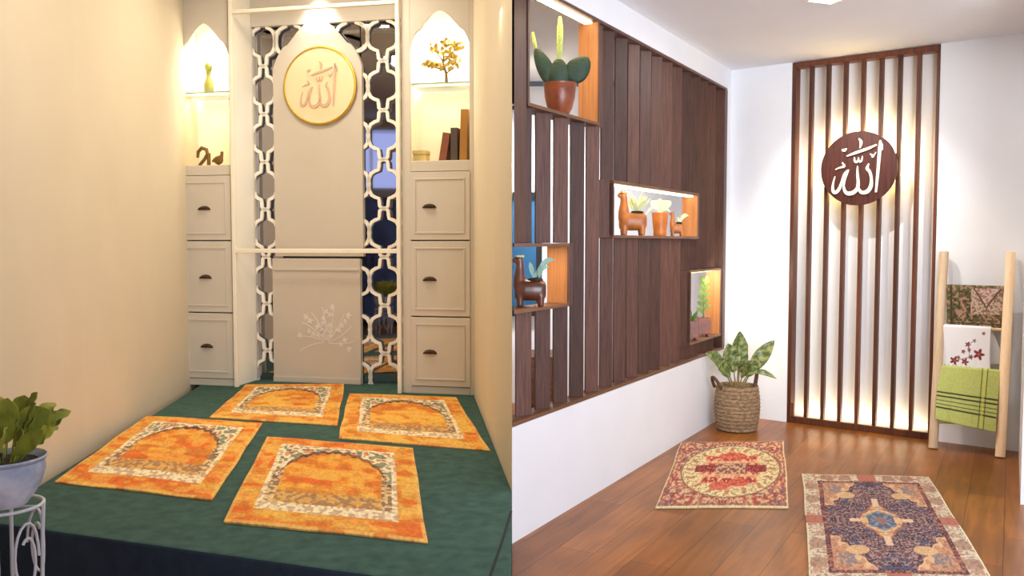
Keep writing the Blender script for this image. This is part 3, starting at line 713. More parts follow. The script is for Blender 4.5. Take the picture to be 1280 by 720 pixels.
def diamond_img(nu, nv):
    u, v = np.meshgrid(np.linspace(0, 1, nu), np.linspace(0, 1, nv))
    a = np.abs(u - 0.5); b = np.abs(v - 0.5)
    n2 = vnoise(a * 64, b * 96, 3); n3 = vnoise(a * 120, b * 170, 4); n4 = vnoise(a * 30, b * 44, 6); n5 = vnoise(u * 220, v * 260, 8)
    img = np.zeros((nv, nu, 3)); img[:] = (216, 198, 168)
    put(img, n2 > 0.66, (150, 118, 96), 0.75); put(img, n3 > 0.7, (174, 140, 108), 0.7); put(img, n4 > 0.74, (186, 120, 96), 0.6)
    e = np.minimum(np.minimum(u, 1 - u) * 0.8, np.minimum(v, 1 - v)); put(img, e < 0.008, (236, 220, 180))
    for cx, cy in ((0, 0.5), (0.5, 0.0)):
        q = (np.abs(a - cx) < (0.07 if cx == 0 else 0.12)) & (np.abs(b - cy) < (0.1 if cx == 0 else 0.035)); put(img, q & (e < 0.09), (180, 100, 80), 0.85)
    for bb in (0.2, 0.34):
        q = (np.hypot((a - 0.44) / 0.05, (b - bb) / 0.04) < 1); put(img, q, (156, 110, 88), 0.6)
    for aa in (0.17, 0.31):
        q = (np.hypot((a - aa) / 0.05, (b - 0.452) / 0.035) < 1); put(img, q, (150, 100, 84), 0.6)
    inn = (a < 0.39) & (b < 0.41); put(img, inn, (96, 52, 58)); put(img, inn & (n3 > 0.6), (190, 130, 96), 0.8)
    fld = (a < 0.36) & (b < 0.388); put(img, fld, (200, 150, 112)); put(img, fld & (n2 > 0.66), (184, 112, 84), 0.7); put(img, fld & (n3 > 0.76), (120, 84, 84), 0.6)
    q = fld & (np.hypot((a - 0.27) / 0.06, (b - 0.31) / 0.05) < 1); put(img, q & (n2 > 0.4), (124, 124, 132), 0.7)
    # plum field with lobed, stepped outline
    dd = a / 0.44 + b / 0.52 + 0.07 * np.cos(a * 70) * np.cos(b * 60) + 0.05 * (n4 - 0.5)
    pl_ = fld & ((dd < 1.0) | ((a < 0.10) & (b < 0.37)) | ((b < 0.14) & (a < 0.36))); rimp = fld & (dd < 1.06) & ~pl_
    put(img, rimp, (232, 190, 140), 0.7)
    put(img, pl_, (84, 58, 66)); put(img, pl_ & (n2 > 0.56), (140, 96, 92), 0.8); put(img, pl_ & (n3 > 0.58), (190, 156, 140), 0.75); put(img, pl_ & (n4 > 0.72), (70, 76, 104), 0.7); put(img, pl_ & (n3 < 0.2), (40, 26, 40), 0.8)
    q = fld & (np.hypot((a - 0.2) / 0.07, (b - 0.245) / 0.035) < 1); put(img, q, (222, 178, 124), 0.9)
    md = a / 0.155 + b / 0.16 + 0.05 * np.cos(a * 90); m_ = md < 1; put(img, md < 1.12, (170, 104, 84), 0.9); put(img, m_, (220, 180, 128)); put(img, m_ & (n2 > 0.66), (170, 120, 88), 0.7)
    put(img, (a < 0.02) & (b < 0.21) & (b > 0.14), (226, 190, 150)); put(img, (b < 0.014) & (a < 0.21) & (a > 0.14), (226, 190, 150))
    c_ = np.hypot(a / 0.095, b / 0.082) + 0.1 * np.cos(6 * np.arctan2(b, a + 1e-6)) < 1; put(img, c_, (126, 140, 156)); put(img, c_ & (n2 > 0.55), (92, 84, 92), 0.8); put(img, np.hypot(a / 0.03, b / 0.035) < 1, (160, 100, 84), 0.7)
    img *= (0.88 + 0.24 * n5)[..., None]
    return img
P = [floorpt(x, y, 0) for x, y in ((1002.5, 594), (1161, 598), (1250, 742), (1012, 738))]
tag(bilinear_rug('persian_rug', P, 230, 290, diamond_img(230, 290), 0.012, 21, 0.001), 'persian rug with dark plum field and blue-grey centre diamond, nearest the viewer', 'rug')

# ------------------------------------------------------------------ plant stand, lower left corner
PS = (-1.79, 3.0)
t = thing('plant_stand', 'white wire plant stand with curled legs at the platform front', 'stand', (PS[0], PS[1], 0))
for rz_ in (0.575, 0.18): MB().tube([(0.125 * math.cos(2 * PI * i / 32), 0.125 * math.sin(2 * PI * i / 32), rz_) for i in range(32)], 0.006, 8, closed=True).build('ring', M['wire'], t)
for pts in ([(-0.12, 0, 0.572), (0.12, 0, 0.572)], [(0, -0.12, 0.572), (0, 0.12, 0.572)]): MB().tube(pts, 0.005).build('pot_rest', M['wire'], t)
for kq in range(4):
    a = math.radians(20 + 90 * kq); ca, sa = math.cos(a), math.sin(a)
    pr = [(0.125, 0.575), (0.12, 0.48), (0.115, 0.3), (0.125, 0.18), (0.14, 0.08), (0.165, 0.02), (0.19, 0.008)]
    lb = MB().tube([(r * ca, r * sa, z) for r, z in pr], 0.007, 8)
    lg = lb.build('leg', M['wire'], t)
    cu = []
    for i in range(26):   # scroll between two legs
        th_ = i / 25 * 2 * PI * 1.35; rr_ = 0.075 * (1 - 0.5 * i / 25)
        cu.append(((0.125) * math.cos(a + 0.75 + rr_ * 6 * math.cos(th_) * 0.9), 0.125 * math.sin(a + 0.75 + rr_ * 6 * math.cos(th_) * 0.9), 0.4 + rr_ * 1.9 * math.sin(th_)))
    MB().tube(cu, 0.005, 8).build('scroll', M['wire'], t)
t = thing('flower_planter', 'pale bluish planter with olive leaves and plum flowers on the wire stand', 'plant', (PS[0], PS[1], 0.5785)); t.scale = (0.88, 0.88, 0.92)
MB().lathe([(0, 0), (0.085, 0), (0.10, 0.02), (0.135, 0.07), (0.155, 0.13), (0.152, 0.165), (0.165, 0.18), (0.158, 0.186), (0.145, 0.17), (0.14, 0.15), (0, 0.15)], 36).build('pot', M['planter_white'], t)
MB().lathe([(0, 0.151), (0.138, 0.151), (0.13, 0.165), (0.0, 0.17)], 24).build('soil', M['soil'], t)
b = MB(); rr = random.Random(5)
for i in range(38):
    a = rr.uniform(0, 2 * PI); el = rr.uniform(0.5, 1.35); L = rr.uniform(0.16, 0.30)
    bx, by = 0.05 * math.cos(a), 0.05 * math.sin(a)
    s_ = (bx + L * 0.45 * math.cos(el) * math.cos(a), by + L * 0.45 * math.cos(el) * math.sin(a), 0.16 + L * 0.5 * math.sin(el))
    e_ = (bx + L * math.cos(el) * math.cos(a), by + L * math.cos(el) * math.sin(a), 0.16 + L * math.sin(el) * 0.98)
    b.leaf(s_, e_, rr.uniform(0.06, 0.10), sag=0.12, nrm=(-math.cos(a) * 0.5, -0.7, 0.6), n=14, wave=0.12)
    b.tube([(bx, by, 0.15), s_], 0.003, 5)
b.leaf((0.07, -0.03, 0.27), (0.225, -0.05, 0.375), 0.10, 0.08, n=16, wave=0.12).leaf((0.06, -0.03, 0.2), (0.2, -0.06, 0.30), 0.09, 0.06, n=16, wave=0.12).leaf((0.03, -0.03, 0.24), (0.06, -0.05, 0.42), 0.13, 0.04, n=16, wave=0.1).leaf((-0.02, -0.03, 0.24), (-0.0, -0.05, 0.425), 0.14, 0.04, n=16, wave=0.1)
b.build('foliage', M['olive_leaf'], t)
b = MB()
for (x, y, z, r) in ((-0.02, -0.12, 0.24, 0.045), (0.02, -0.13, 0.19, 0.04), (-0.07, -0.10, 0.27, 0.05), (0.045, -0.12, 0.215, 0.03)):
    for i in range(9):
        a = i * 2.4; rq = r * (0.4 + 0.07 * i)
        b.leaf((x, y, z), (x + rq * math.cos(a), y - 0.02 + 0.003 * i, z + rq * math.sin(a)), r * 0.8, n=5)
b.build('flowers', M['plum'], t)

# ------------------------------------------------------------------ RIGHT: slatted wall with display boxes
sp_ = thing('slat_partition', 'dark walnut louvered partition with four lit display openings above the low white wall', 'partition', FS.p(0, 0, 0), FS.a)
# box: s0, s1, z0, z1
BX = [(0.168, 1.0, 2.2, 2.785), (1.24, 2.87, 1.545, 1.862), (0.012, 0.607, 1.165, 1.478), (2.72, 3.49, 0.732, 1.27)]
T = 0.018; BD = 0.125
MB().prism([(0.002, 0), (3.634, 0), (3.634, 0.105), (0.19, 0.105)], 0.587, 0.607).build('sill_rail', M['shelf_wood'], sp_, smooth=False, bevel=0.002)
MB().prism([(0.002, 0), (3.634, 0), (3.634, 0.105), (0.19, 0.105)], 2.782, 2.798).build('head_rail', M['slat'], sp_, smooth=False, bevel=0.002)
MB().box(3.56, 3.632, -0.004, 0.105, 0.608, 2.781).build('end_post', M['slat'], sp_, smooth=False, bevel=0.002)
phi = math.radians(33)
def slat_piece(sc, p, q):
    Mx = Matrix.Translation((sc, 0.044, 0)) @ Matrix.Rotation(-phi, 4, 'Z')
    MB().box(-0.0445, 0.0445, -0.008, 0.008, p + 0.0005, q - 0.0005, Mx).build('slat', M['slat'], sp_, smooth=False, bevel=0.0015)
for kk in range(16):
    sc = 0.192 + 0.2085 * kk
    spans = [(0.607, 2.782, sc)]
    for (a, c, z0, z1) in BX:
        if a - 0.07 < sc < c + 0.07:
            mv = None
            if sc < a + 0.005: mv = min(sc, a - T - 0.047)
            elif sc > c - 0.005: mv = max(sc, c + T + 0.047)
            new = []
            for (p, q, x) in spans:
                if z1 + T <= p or z0 - T >= q: new.append((p, q, x)); continue
                if z0 - T > p: new.append((p, z0 - T, x))
                if mv is not None: new.append((max(p, z0 - T), min(q, z1 + T), mv))
                if z1 + T < q: new.append((z1 + T, q, x))
            spans = [x for x in new if x[1] - x[0] > 0.04]
    for (p, q, x) in spans: slat_piece(x, p, q)
for bi, (a, c, z0, z1) in enumerate(BX):
    b = MB(); cut = 0.21 if a < 0.1 else 0.0
    if bi == 0: cut = 0.05
    b.prism([(a - (T if cut < 0.1 else 0), -0.006), (c + T, -0.006), (c + T, BD), (a + cut, BD)], z0 - T, z0)
    ob = b.build('display_shelf', M['shelf_wood'], sp_, smooth=False, bevel=0.0015)
    if bi != 0:
        MB().prism([(a - (T if not cut else 0), -0.006), (c + T, -0.006), (c + T, BD), (a + cut, BD)], z1, z1 + T - 0.001).build('top_board', M['shelf_wood'], ob, smooth=False, bevel=0.0015)
    zt_ = z1 if bi else 2.781
    b = MB().box(c, c + T, 0.0, BD, z0, zt_); b.cur = 1; b.box(c, c + T, -0.006, -0.0005, z0, zt_); b.build('side_board', [M['side_wood'], M['slat']], ob, smooth=False)
    if cut < 0.1: MB().box(a - T, a, -0.006, BD if bi else 0.095, z0, zt_).build('side_board', M['slat'], ob, smooth=False, bevel=0.0015)
    if bi in (0, 1):
        MB().box(a + 0.02, c - 0.02, 0.03, 0.075, (z1 if bi else 2.781) - 0.012, (z1 if bi else 2.781) - 0.001).build('led_strip', M['led_warm'], ob, smooth=False)
    if bi in (1, 0, 3):
        zc = z1 - 0.02
        light('AREA', 'display_light', FS.p((a + c) / 2, 0.05, zc), FS.p((a + c) / 2, 0.05, 0), (5.0, 5.0, 0, 1.4)[bi], (1.0, 0.76, 0.40), (c - a) * 0.9, 0.05)
    if bi == 2: light('AREA', 'display_light', FS.p(0.42, 0.05, z1 - 0.01), FS.p(0.45, 0.05, 0), 1.2, (1.0, 0.78, 0.5), 0.3, 0.04)
    if bi == 3: MB().box(a + 0.1, c - 0.1, 0.04, 0.07, z1 - 0.008, z1 - 0.001).build('led_strip', M['led_soft'], ob, smooth=False)
# front post beside the cactus opening
MB().prism([(0.02, 0.0), (0.148, 0.0), (0.148, 0.03), (0.075, 0.03)], 1.498, 2.781).build('post', M['slat'], sp_, smooth=False, bevel=0.003)

# cactus
def pad(b, c, L, W, tilt, th=0.02):
    Mx = Matrix.Translation(c) @ Matrix.Rotation(tilt, 4, 'Y')
    n = 18; k_ = 12; vs = []; fs = []
    for i in range(k_ + 1):
        q = i / k_; w_ = W / 2 * (math.sin(PI * q ** 0.8)) ** 0.55 if 0 < i < k_ else 0.002
        for j in range(n):
            a = 2 * PI * j / n; vs.append((w_ * math.cos(a), (th * (w_ / (W / 2)) ** 0.7) * math.sin(a), q * L))
    for i in range(k_):
        for j in range(n): fs.append((i * n + j, i * n + (j + 1) % n, (i + 1) * n + (j + 1) % n, (i + 1) * n + j))
    fs.append(tuple(range(n - 1, -1, -1))); fs.append(tuple(k_ * n + j for j in range(n))); b.add(vs, fs, Mx)
    return b
ct = thing('potted_cactus', 'prickly pear cactus in a terracotta pot in the uppermost opening', 'cactus', FS.p(0.60, 0.045, 2.201), 0)
MB().lathe([(0, 0), (0.052, 0), (0.068, 0.03), (0.083, 0.09), (0.088, 0.15), (0.092, 0.155), (0.092, 0.165), (0.082, 0.165), (0.078, 0.14), (0, 0.14)], 36).build('pot', M['terracotta'], ct)
MB().lathe([(0, 0.141), (0.076, 0.141), (0.06, 0.15), (0, 0.152)], 24).build('soil', M['soil'], ct)
pad(MB(), (-0.005, 0, 0.13), 0.175, 0.118, 0.0, 0.024).build('pad', M['cactus'], ct)
pad(MB(), (-0.03, 0.01, 0.15), 0.235, 0.092, -0.46, 0.02).build('pad', M['cactus'], ct)
pad(MB(), (0.045, 0, 0.18), 0.17, 0.13, 0.72, 0.02).build('pad', M['cactus'], ct)
MB().tube([(-0.002, 0, 0.295), (-0.002, 0, 0.36), (0, 0, 0.46), (0, 0, 0.525)], [0.012, 0.017, 0.018, 0.008], 10).build('new_growth', M['spike'], ct)
MB().tube([(-0.13, 0.01, 0.355), (-0.14, 0.01, 0.39), (-0.148, 0.01, 0.445)], [0.008, 0.012, 0.007], 10).build('new_growth', M['spike'], ct)

# animal planters
def llama(name, label, loc, h, L, clay, plant_fn, group, flip=1, neck=0.5, head_crown=True):
    t = thing(name, label, 'planter', loc, 0, group)
    b = MB(); bw = 0.5 * L * 0.66
    zt = h * 0.52; zl = h * 0.11
    # barrel body with four stub legs, neck and head as one clay form
    secs = [(-0.5, 0.62, 0.40), (-0.42, 0.86, 0.5), (-0.2, 1.0, 0.52), (0.1, 0.98, 0.52), (0.35, 0.9, 0.5), (0.47, 0.72, 0.42), (0.5, 0.55, 0.3)]
    vs = []; fs = []; n = 20; zc = (zt + zl) / 2; hz = (zt - zl) / 2
    for (x, sy, sz) in secs:
        for j in range(n):
            a = 2 * PI * j / n; c, s_ = math.cos(a), math.sin(a)
            vs.append((x * L, bw * sy * math.copysign(abs(c) ** 0.8, c), zc + hz * (sz / 0.52) * math.copysign(abs(s_) ** 0.75, s_)))
    for i in range(len(secs) - 1):
        for j in range(n): fs.append((i * n + j, i * n + (j + 1) % n, (i + 1) * n + (j + 1) % n, (i + 1) * n + j))
    fs.append(tuple(range(n - 1, -1, -1))); fs.append(tuple((len(secs) - 1) * n + j for j in range(n))); b.add(vs, fs)
    for x in (-0.33, 0.33):
        for y in (-0.55, 0.55): b.tube([(x * L, y * bw, zl + 0.03), (x * L, y * bw, 0.0)], [L * 0.12, L * 0.105], 12)
    b.tube([(-0.30 * L, 0, zt * 0.72), (-0.34 * L, 0, zt * 1.05), (-0.33 * L, 0, h * 0.74), (-0.33 * L, 0, h * 0.9)], [L * 0.25, L * 0.20, L * 0.14, L * 0.12], 14)
    b.tube([(-0.24 * L, 0, h * 0.93), (-0.36 * L, 0, h * 0.93), (-0.50 * L, 0, h * 0.905), (-0.56 * L, 0, h * 0.895)], [L * 0.09, L * 0.125, L * 0.095, L * 0.06], 14)
    for y in (-1, 1): b.tube([(-0.28 * L, y * L * 0.07, h * 0.96), (-0.25 * L, y * L * 0.1, h * 1.02)], [L * 0.035, L * 0.012], 8)
    o = b.build('animal_body', clay, t, remesh=h * 0.017)
    for y in (-1, 1): MB().ball((-0.42 * L, y * L * 0.107, h * 0.94), L * 0.022, 8, 6).build('eye', M['eye'], o)
    if head_crown:
        c = MB()
        for i in range(9):
            a = i * 0.7; c.ball((-0.33 * L + L * 0.09 * math.cos(a), L * 0.06 * math.sin(a), h * 0.985), L * 0.05, 8, 6)
        c.build('fringe', M['pale_leaf'], o)
    MB().lathe([(0, 0), (1, 0), (0.8, 0.012), (0, 0.016)], 20, Matrix.Translation((0.16 * L, 0, zt - 0.003)) @ Matrix.Diagonal((L * 0.26, bw * 0.6, 1, 1))).build('soil', M['soil'], t)
    plant_fn(t, 0.16 * L, zt + 0.008, L)
    return t
def plant_tail(t, x, z, L):
    b = MB(); b.leaf((x, 0, z), (x + 0.105, -0.01, z + 0.095), 0.03, 0.28, n=8).leaf((x - .01, 0, z), (x + 0.07, 0.02, z + 0.06), 0.03, 0.2).leaf((x - .01, 0, z), (x - 0.03, 0.01, z + 0.085), 0.025, 0.1).leaf((x + .02, 0, z), (x + 0.03, -0.02, z + 0.07), 0.028, 0.1)
    b.build('foliage', M['teal_leaf'], t)
def plant_burst(t, x, z, L):
    b = MB(); rr = random.Random(8)
    for i in range(26):
        a = rr.uniform(0, 6.28); el = rr.uniform(0.5, 1.5); r = rr.uniform(0.07, 0.15)
        b.leaf((x, 0, z - 0.01), (x + r * math.cos(el) * math.cos(a) * 0.9, r * math.cos(el) * math.sin(a) * 0.5, z + r * math.sin(el)), 0.02, 0.05, n=6)
    b.build('foliage', M['pale_leaf'], t)
def plant_small(t, x, z, L):
    b = MB(); b.leaf((x, 0, z - 0.01), (x + 0.075, 0, z + 0.045), 0.03, 0.35, n=8).leaf((x, 0, z - 0.01), (x + 0.03, 0.015, z + 0.04), 0.02, 0.1).leaf((x, 0, z - 0.01), (x - 0.01, 0.0, z + 0.04), 0.02, 0.1)
    b.build('foliage', M['pale_leaf'], t)
llama('llama_planter', 'dark brown clay llama planter in the leftmost opening', FS.p(0.295, 0.06, 1.166), 0.265, 0.165, M['brownglaze'], plant_tail, 'animal planters')
llama('llama_planter', 'larger orange clay llama planter beside the clay pot in the middle opening', FS.p(1.70, 0.06, 1.546), 0.29, 0.18, M['clay'], plant_burst, 'animal planters')
llama('llama_planter', 'smaller orange clay llama planter right of the clay pot in the middle opening', FS.p(2.57, 0.06, 1.546), 0.185, 0.10, M['clay'], plant_small, 'animal planters', head_crown=False)
t = thing('clay_pot', 'tapered orange clay pot with pale leaves between two llama planters', 'plant', FS.p(2.21, 0.06, 1.546), 0)
MB().lathe([(0, 0), (0.042, 0), (0.048, 0.012), (0.046, 0.03), (0.05, 0.06), (0.058, 0.15), (0.061, 0.165), (0.053, 0.165), (0.05, 0.145), (0, 0.145)], 32).build('pot', M['clay'], t)
MB().lathe([(0, 0.146), (0.049, 0.146), (0.03, 0.152), (0, 0.153)], 20).build('soil', M['soil'], t)
b = MB()
for (dx, dy, dz, w_, sg) in ((-0.07, -0.01, 0.10, 0.06, 0.1), (0.075, 0.0, 0.10, 0.06, 0.12), (0.0, 0.02, 0.12, 0.06, 0.0), (-0.11, -0.02, -0.01, 0.02, 0.5), (0.07, -0.02, 0.02, 0.025, 0.4), (0.03, -0.02, 0.105, 0.05, 0.1), (-0.03, 0.0, 0.105, 0.05, 0.1)):
    b.leaf((0, 0, 0.148), (dx, dy, 0.148 + dz), w_, sg, n=8, stalk=0.25, nrm=(0, -0.8, 0.6))
b.build('foliage', M['pale_leaf'], t)

def cube_planter(label, s, w_, zz, plant):
    t = thing('cube_planter', label, 'planter', FS.p(s, 0.06, 0.733), 0, 'square brown planters in the lowest opening')
    b = MB(); h = 0.15; q = w_ / 2
    b.prism([(-q, -q), (q, -q), (q, q), (-q, q)], 0.02, 0.026); 
    for (x0, x1, y0, y1) in ((-q, q, -q, -q + .008), (-q, q, q - .008, q), (-q, -q + .008, -q + .008, q - .008), (q - .008, q, -q + .008, q - .008)): b.box(x0, x1, y0, y1, 0.02, h)
    for x in (-1, 1):
        for y in (-1, 1): b.box(x * (q - .012) - .01, x * (q - .012) + .01, y * (q - .012) - .01, y * (q - .012) + .01, 0, 0.0205)
    b.build('planter_box', M['terracotta'], t, smooth=False, bevel=0.003)
    MB().box(-q + .009, q - .009, -q + .009, q - .009, h - 0.03, h - 0.012).build('soil', M['soil'], t, smooth=False)
    b = MB()
    if plant:
        st = [(0, 0, h - 0.02), (0.0, 0, h + 0.1), (-0.005, 0, h + 0.2), (0.012, 0, h + 0.30)]
        b.tube(st, [0.007, 0.006, 0.005, 0.003], 8)
        for i in range(11):
            z = h + 0.03 + i * 0.026; sd = 1 if i % 2 else -1
            b.leaf((0, 0, z), (sd * (0.06 - 0.002 * i), -0.01, z + 0.05), 0.034, 0.15, n=6, nrm=(0, -1, 0.3))
        b.leaf((0.012, 0, h + 0.29), (0.03, 0, h + 0.345), 0.03, 0, n=6)
    else:
        for i in range(9):
            a = i * 0.8; b.leaf((0, 0, h - 0.02), (0.06 * math.cos(a), 0.04 * math.sin(a), h + 0.04 + 0.025 * (i % 3)), 0.02, 0.1, n=5)
    b.build('foliage', M['leaf'], t)
cube_planter('left square brown planter with sparse sprigs in the lowest opening', 2.93, 0.10, 0, False)
cube_planter('right square brown planter with a tall leafy stalk in the lowest opening', 3.24, 0.10, 0, True)

# hall furniture glimpsed between the slats
t = thing('low_cabinet', 'brown wooden low cabinet in the hall behind the slats, under the blue window', 'cabinet', (0.06, 6.9, 0), 0)
MB().box(0, 0.36, 0, 0.45, 0.06, 0.56).build('carcass', M['cab_wood'], t, smooth=False, bevel=0.004)
MB().box(-0.01, 0.37, -0.015, 0.46, 0.561, 0.585).build('top', M['cab_wood'], t, smooth=False, bevel=0.004)
for x in (0.01, 0.185): MB().box(x, x + 0.165, -0.012, -0.001, 0.09, 0.53).build('door', M['cab_wood'], t, smooth=False, bevel=0.003)
MB().box(0.02, 0.34, 0.03, 0.42, 0, 0.059).build('plinth', M['black'], t, smooth=False)
# added cupboard behind the viewer, giving the lattice mirror something bluish to reflect
t = thing('added_wardrobe', 'added navy cupboard below the entry window, giving the lattice mirror blue to reflect', 'added_wardrobe', (-3.2, -0.98, 0), 0)
MB().box(0, 1.3, 0, 0.5, 0.08, 2.3).build('carcass', M['navy'], t, smooth=False, bevel=0.005)
for x in (0.01, 0.66):
    d_ = MB().box(x, x + 0.63, 0.501, 0.52, 0.1, 2.28).build('door', M['navy'], t, smooth=False, bevel=0.004)
    MB().box(x + (0.56 if x < 0.5 else 0.05), x + (0.58 if x < 0.5 else 0.07), 0.52, 0.55, 1.0, 1.25).build('handle', M['bronze'], d_, smooth=False)
MB().box(0.03, 1.27, 0.03, 0.47, 0, 0.079).build('plinth', M['black'], t, smooth=False)

# ------------------------------------------------------------------ RIGHT: slatted screen on the back wall
sc_ = thing('slatted_screen', 'tall narrow screen of upright walnut slats on the back wall', 'screen', FB.p(s0, 0, 0), FB.a)
W = s1 - s0; zt = CZ - 0.006
MB().box(0.004, 0.034, -0.004, 0.10, 0.002, zt).build('side_post', M['screen_wood'], sc_, smooth=False, bevel=0.002)
MB().box(W - 0.024, W - 0.004, -0.004, 0.10, 0.002, zt).build('side_post', M['screen_wood'], sc_, smooth=False, bevel=0.002)
MB().box(0.034, W - 0.024, -0.004, 0.10, zt - 0.04, zt).build('top_rail', M['screen_wood'], sc_, smooth=False, bevel=0.002)
MB().box(0.034, W - 0.024, -0.004, 0.025, 0.002, 0.055).build('bottom_rail', M['screen_wood'], sc_, smooth=False, bevel=0.002)
for i in range(1, 8):
    x = 0.02 + (W - 0.034) * i / 8.0
    MB().box(x - 0.014, x + 0.014, 0.0, 0.05, 0.0555, zt - 0.0405).build('slat', M['screen_wood'], sc_, smooth=False, bevel=0.002)
MB().box(0.05, W - 0.04, 0.032, 0.05, 0.004, 0.03).build('led_strip', M['led_soft'], sc_, smooth=False)
MB().box(0.04, 0.065, -0.02, 0.0, 0.056, 0.17).build('corner_block', M['screen_wood'], sc_, smooth=False, bevel=0.003)
light('AREA', 'screen_base_light', FB.p((s0 + s1) / 2, 0.075, 0.04), FB.p((s0 + s1) / 2, 0.09, 1.0), 3.0, (1.0, 0.82, 0.5), W * 0.9, 0.04)
# round wooden plaque
pq = thing('calligraphy_plaque', 'dark wooden round plaque with raised ivory calligraphy on the slatted screen', 'plaque', FB.p(1.075, -0.005, 2.078), FB.a)
disc(MB(), 0.288, -0.048, -0.022).build('disc', M['disc_wood'], pq, bevel=0.003)
calligraphy(-0.060, -0.0482, 0.288, pq, M['ivory'], 0.92)
MB().tube([(0.235 * math.cos(2 * PI * i / 48), -0.010, 0.235 * math.sin(2 * PI * i / 48)) for i in range(48)], 0.008, 8, closed=True).build('halo_strip', M['led_soft'], pq)
for a in (-0.1, 0.5, 1.1, 1.7, 2.3, 2.9, 3.5):
    light('POINT', 'halo_light', FB.p(1.075 + 0.25 * math.cos(a), 0.075, 2.078 + 0.25 * math.sin(a)), (0, 0, 0), 2.6, (1.0, 0.70, 0.24), 0.02)

# ------------------------------------------------------------------ ladder with three cloths
ld_ = thing('blanket_ladder', 'pale pine ladder leaning on the back wall, right of the slatted screen', 'ladder', FB.p(0, 0, 0), FB.a)
def dl(z): return -(0.27 - 0.21 * z / 1.43)
for s in (1.705, 2.135):
    MB().tube([(s, dl(0), 0.004), (s, dl(0.5), 0.5), (s, dl(1.0), 1.0), (s, dl(1.43), 1.43)], [0.032, 0.033, 0.033, 0.031], 16).build('rail', M['pine'], ld_)
RZ = [1.172, 0.882, 0.585, 0.275]
for z in RZ: MB().tube([(1.69, dl(z), z), (2.15, dl(z), z)], 0.013, 12).build('rung', M['pine'], ld_)

def drape(name, label, s0_, s1_, z, front, back, img_fn, seed, uneven=0.0, lean=0.0, skew=0.0):
    nu, nv = 120, 150
    yc = dl(z); r = 0.018; Lf = front; tot = Lf + back + PI * r
    u = np.linspace(0, 1, nu); tt = np.linspace(0, 1, nv)
    vs = np.zeros((nv, nu, 3))
    for i, t_ in enumerate(tt):
        fl_ = Lf * (1 + uneven * (u - 0.5)); d_ = t_ * tot
        wob = (vnoise(u * 6 + seed, u * 0 + t_ * 1.5, seed) - 0.5) * 0.028
        if d_ < Lf:
            k_ = 1 - d_ / Lf
            y = yc - r - np.abs(wob) * k_ * 1.0 - (0.006 + lean) * k_; zz = z - fl_ * k_
        elif d_ < Lf + PI * r:
            a = (d_ - Lf) / r; y = yc - r * np.cos(a) + 0 * u; zz = z + r * np.sin(a) + 0 * u
        else:
            k_ = (d_ - Lf - PI * r) / back; y = yc + r + 0.02 * k_ + wob * k_ * 0.4; zz = z - back * k_ * (1 + 0.1 * (0.5 - u))
        xs = s0_ + (s1_ - s0_) * u + (vnoise(u * 0 + t_ * 4, u * 0, seed + 3) - 0.5) * 0.012 * (u - 0.5) * 2
        if d_ > Lf + PI * r: xs = xs + skew * (d_ - Lf - PI * r) / back
        vs[i, :, 0] = xs; vs[i, :, 1] = y; vs[i, :, 2] = zz
    org = FB.p((s0_ + s1_) / 2, yc, z - front)
    vs[..., 0] -= (s0_ + s1_) / 2; vs[..., 1] -= yc; vs[..., 2] -= z - front
    idx = np.arange(nu * nv).reshape(nv, nu)
    fs = np.stack([idx[:-1, :-1], idx[:-1, 1:], idx[1:, 1:], idx[1:, :-1]], -1).reshape(-1, 4).tolist()
    me = bpy.data.meshes.new(name); me.from_pydata([tuple(p) for p in vs.reshape(-1, 3)], [], fs); me.materials.append(M['cloth'])
    for p in me.polygons: p.use_smooth = True
    ob = bpy.data.objects.new(name, me); COL.objects.link(ob); ob.location = org; ob.rotation_euler = (0, 0, FB.a)
    U, V = np.meshgrid(u, np.clip(tt * tot / Lf, 0, 2)); colour_points(ob, img_fn(U, V).reshape(-1, 3))
    md = ob.modifiers.new('thickness', 'SOLIDIFY'); md.thickness = 0.003; md.offset = 0
    return tag(ob, label, 'cloth', 'cloths on the ladder')
def shawl_img(u, v):
    img = np.zeros(u.shape + (3,)); img[:] = (88, 80, 46); n2 = vnoise(u * 26, v * 20, 2); n3 = vnoise(u * 50, v * 38, 3); n4 = vnoise(u * 36, v * 28, 4)
    put(img, n2 > 0.66, (176, 130, 112), 0.9); put(img, n3 > 0.74, (120, 116, 62), 0.8); put(img, n2 < 0.24, (52, 46, 30), 0.8)
    put(img, (np.abs(u - 0.08) < 0.015) | (np.abs(v - 0.07) < 0.02), (60, 50, 34), 0.9)
    pan = (u > 0.44) & (v > 0.32) & (v < 1.0); put(img, pan, (196, 172, 150)); put(img, pan & (n4 > 0.6), (134, 88, 76), 0.85); put(img, pan & (n3 < 0.3), (108, 96, 70), 0.8)
    d_ = np.abs(u - 0.72) / 0.28 + np.abs(v - 1.0) / 0.6; put(img, pan & (d_ < 0.8), (212, 190, 170), 0.7); put(img, pan & (d_ < 0.8) & (n4 > 0.5), (150, 92, 90), 0.7); put(img, pan & (np.abs(d_ - 0.85) < 0.06), (70, 56, 44), 0.8)
    return img
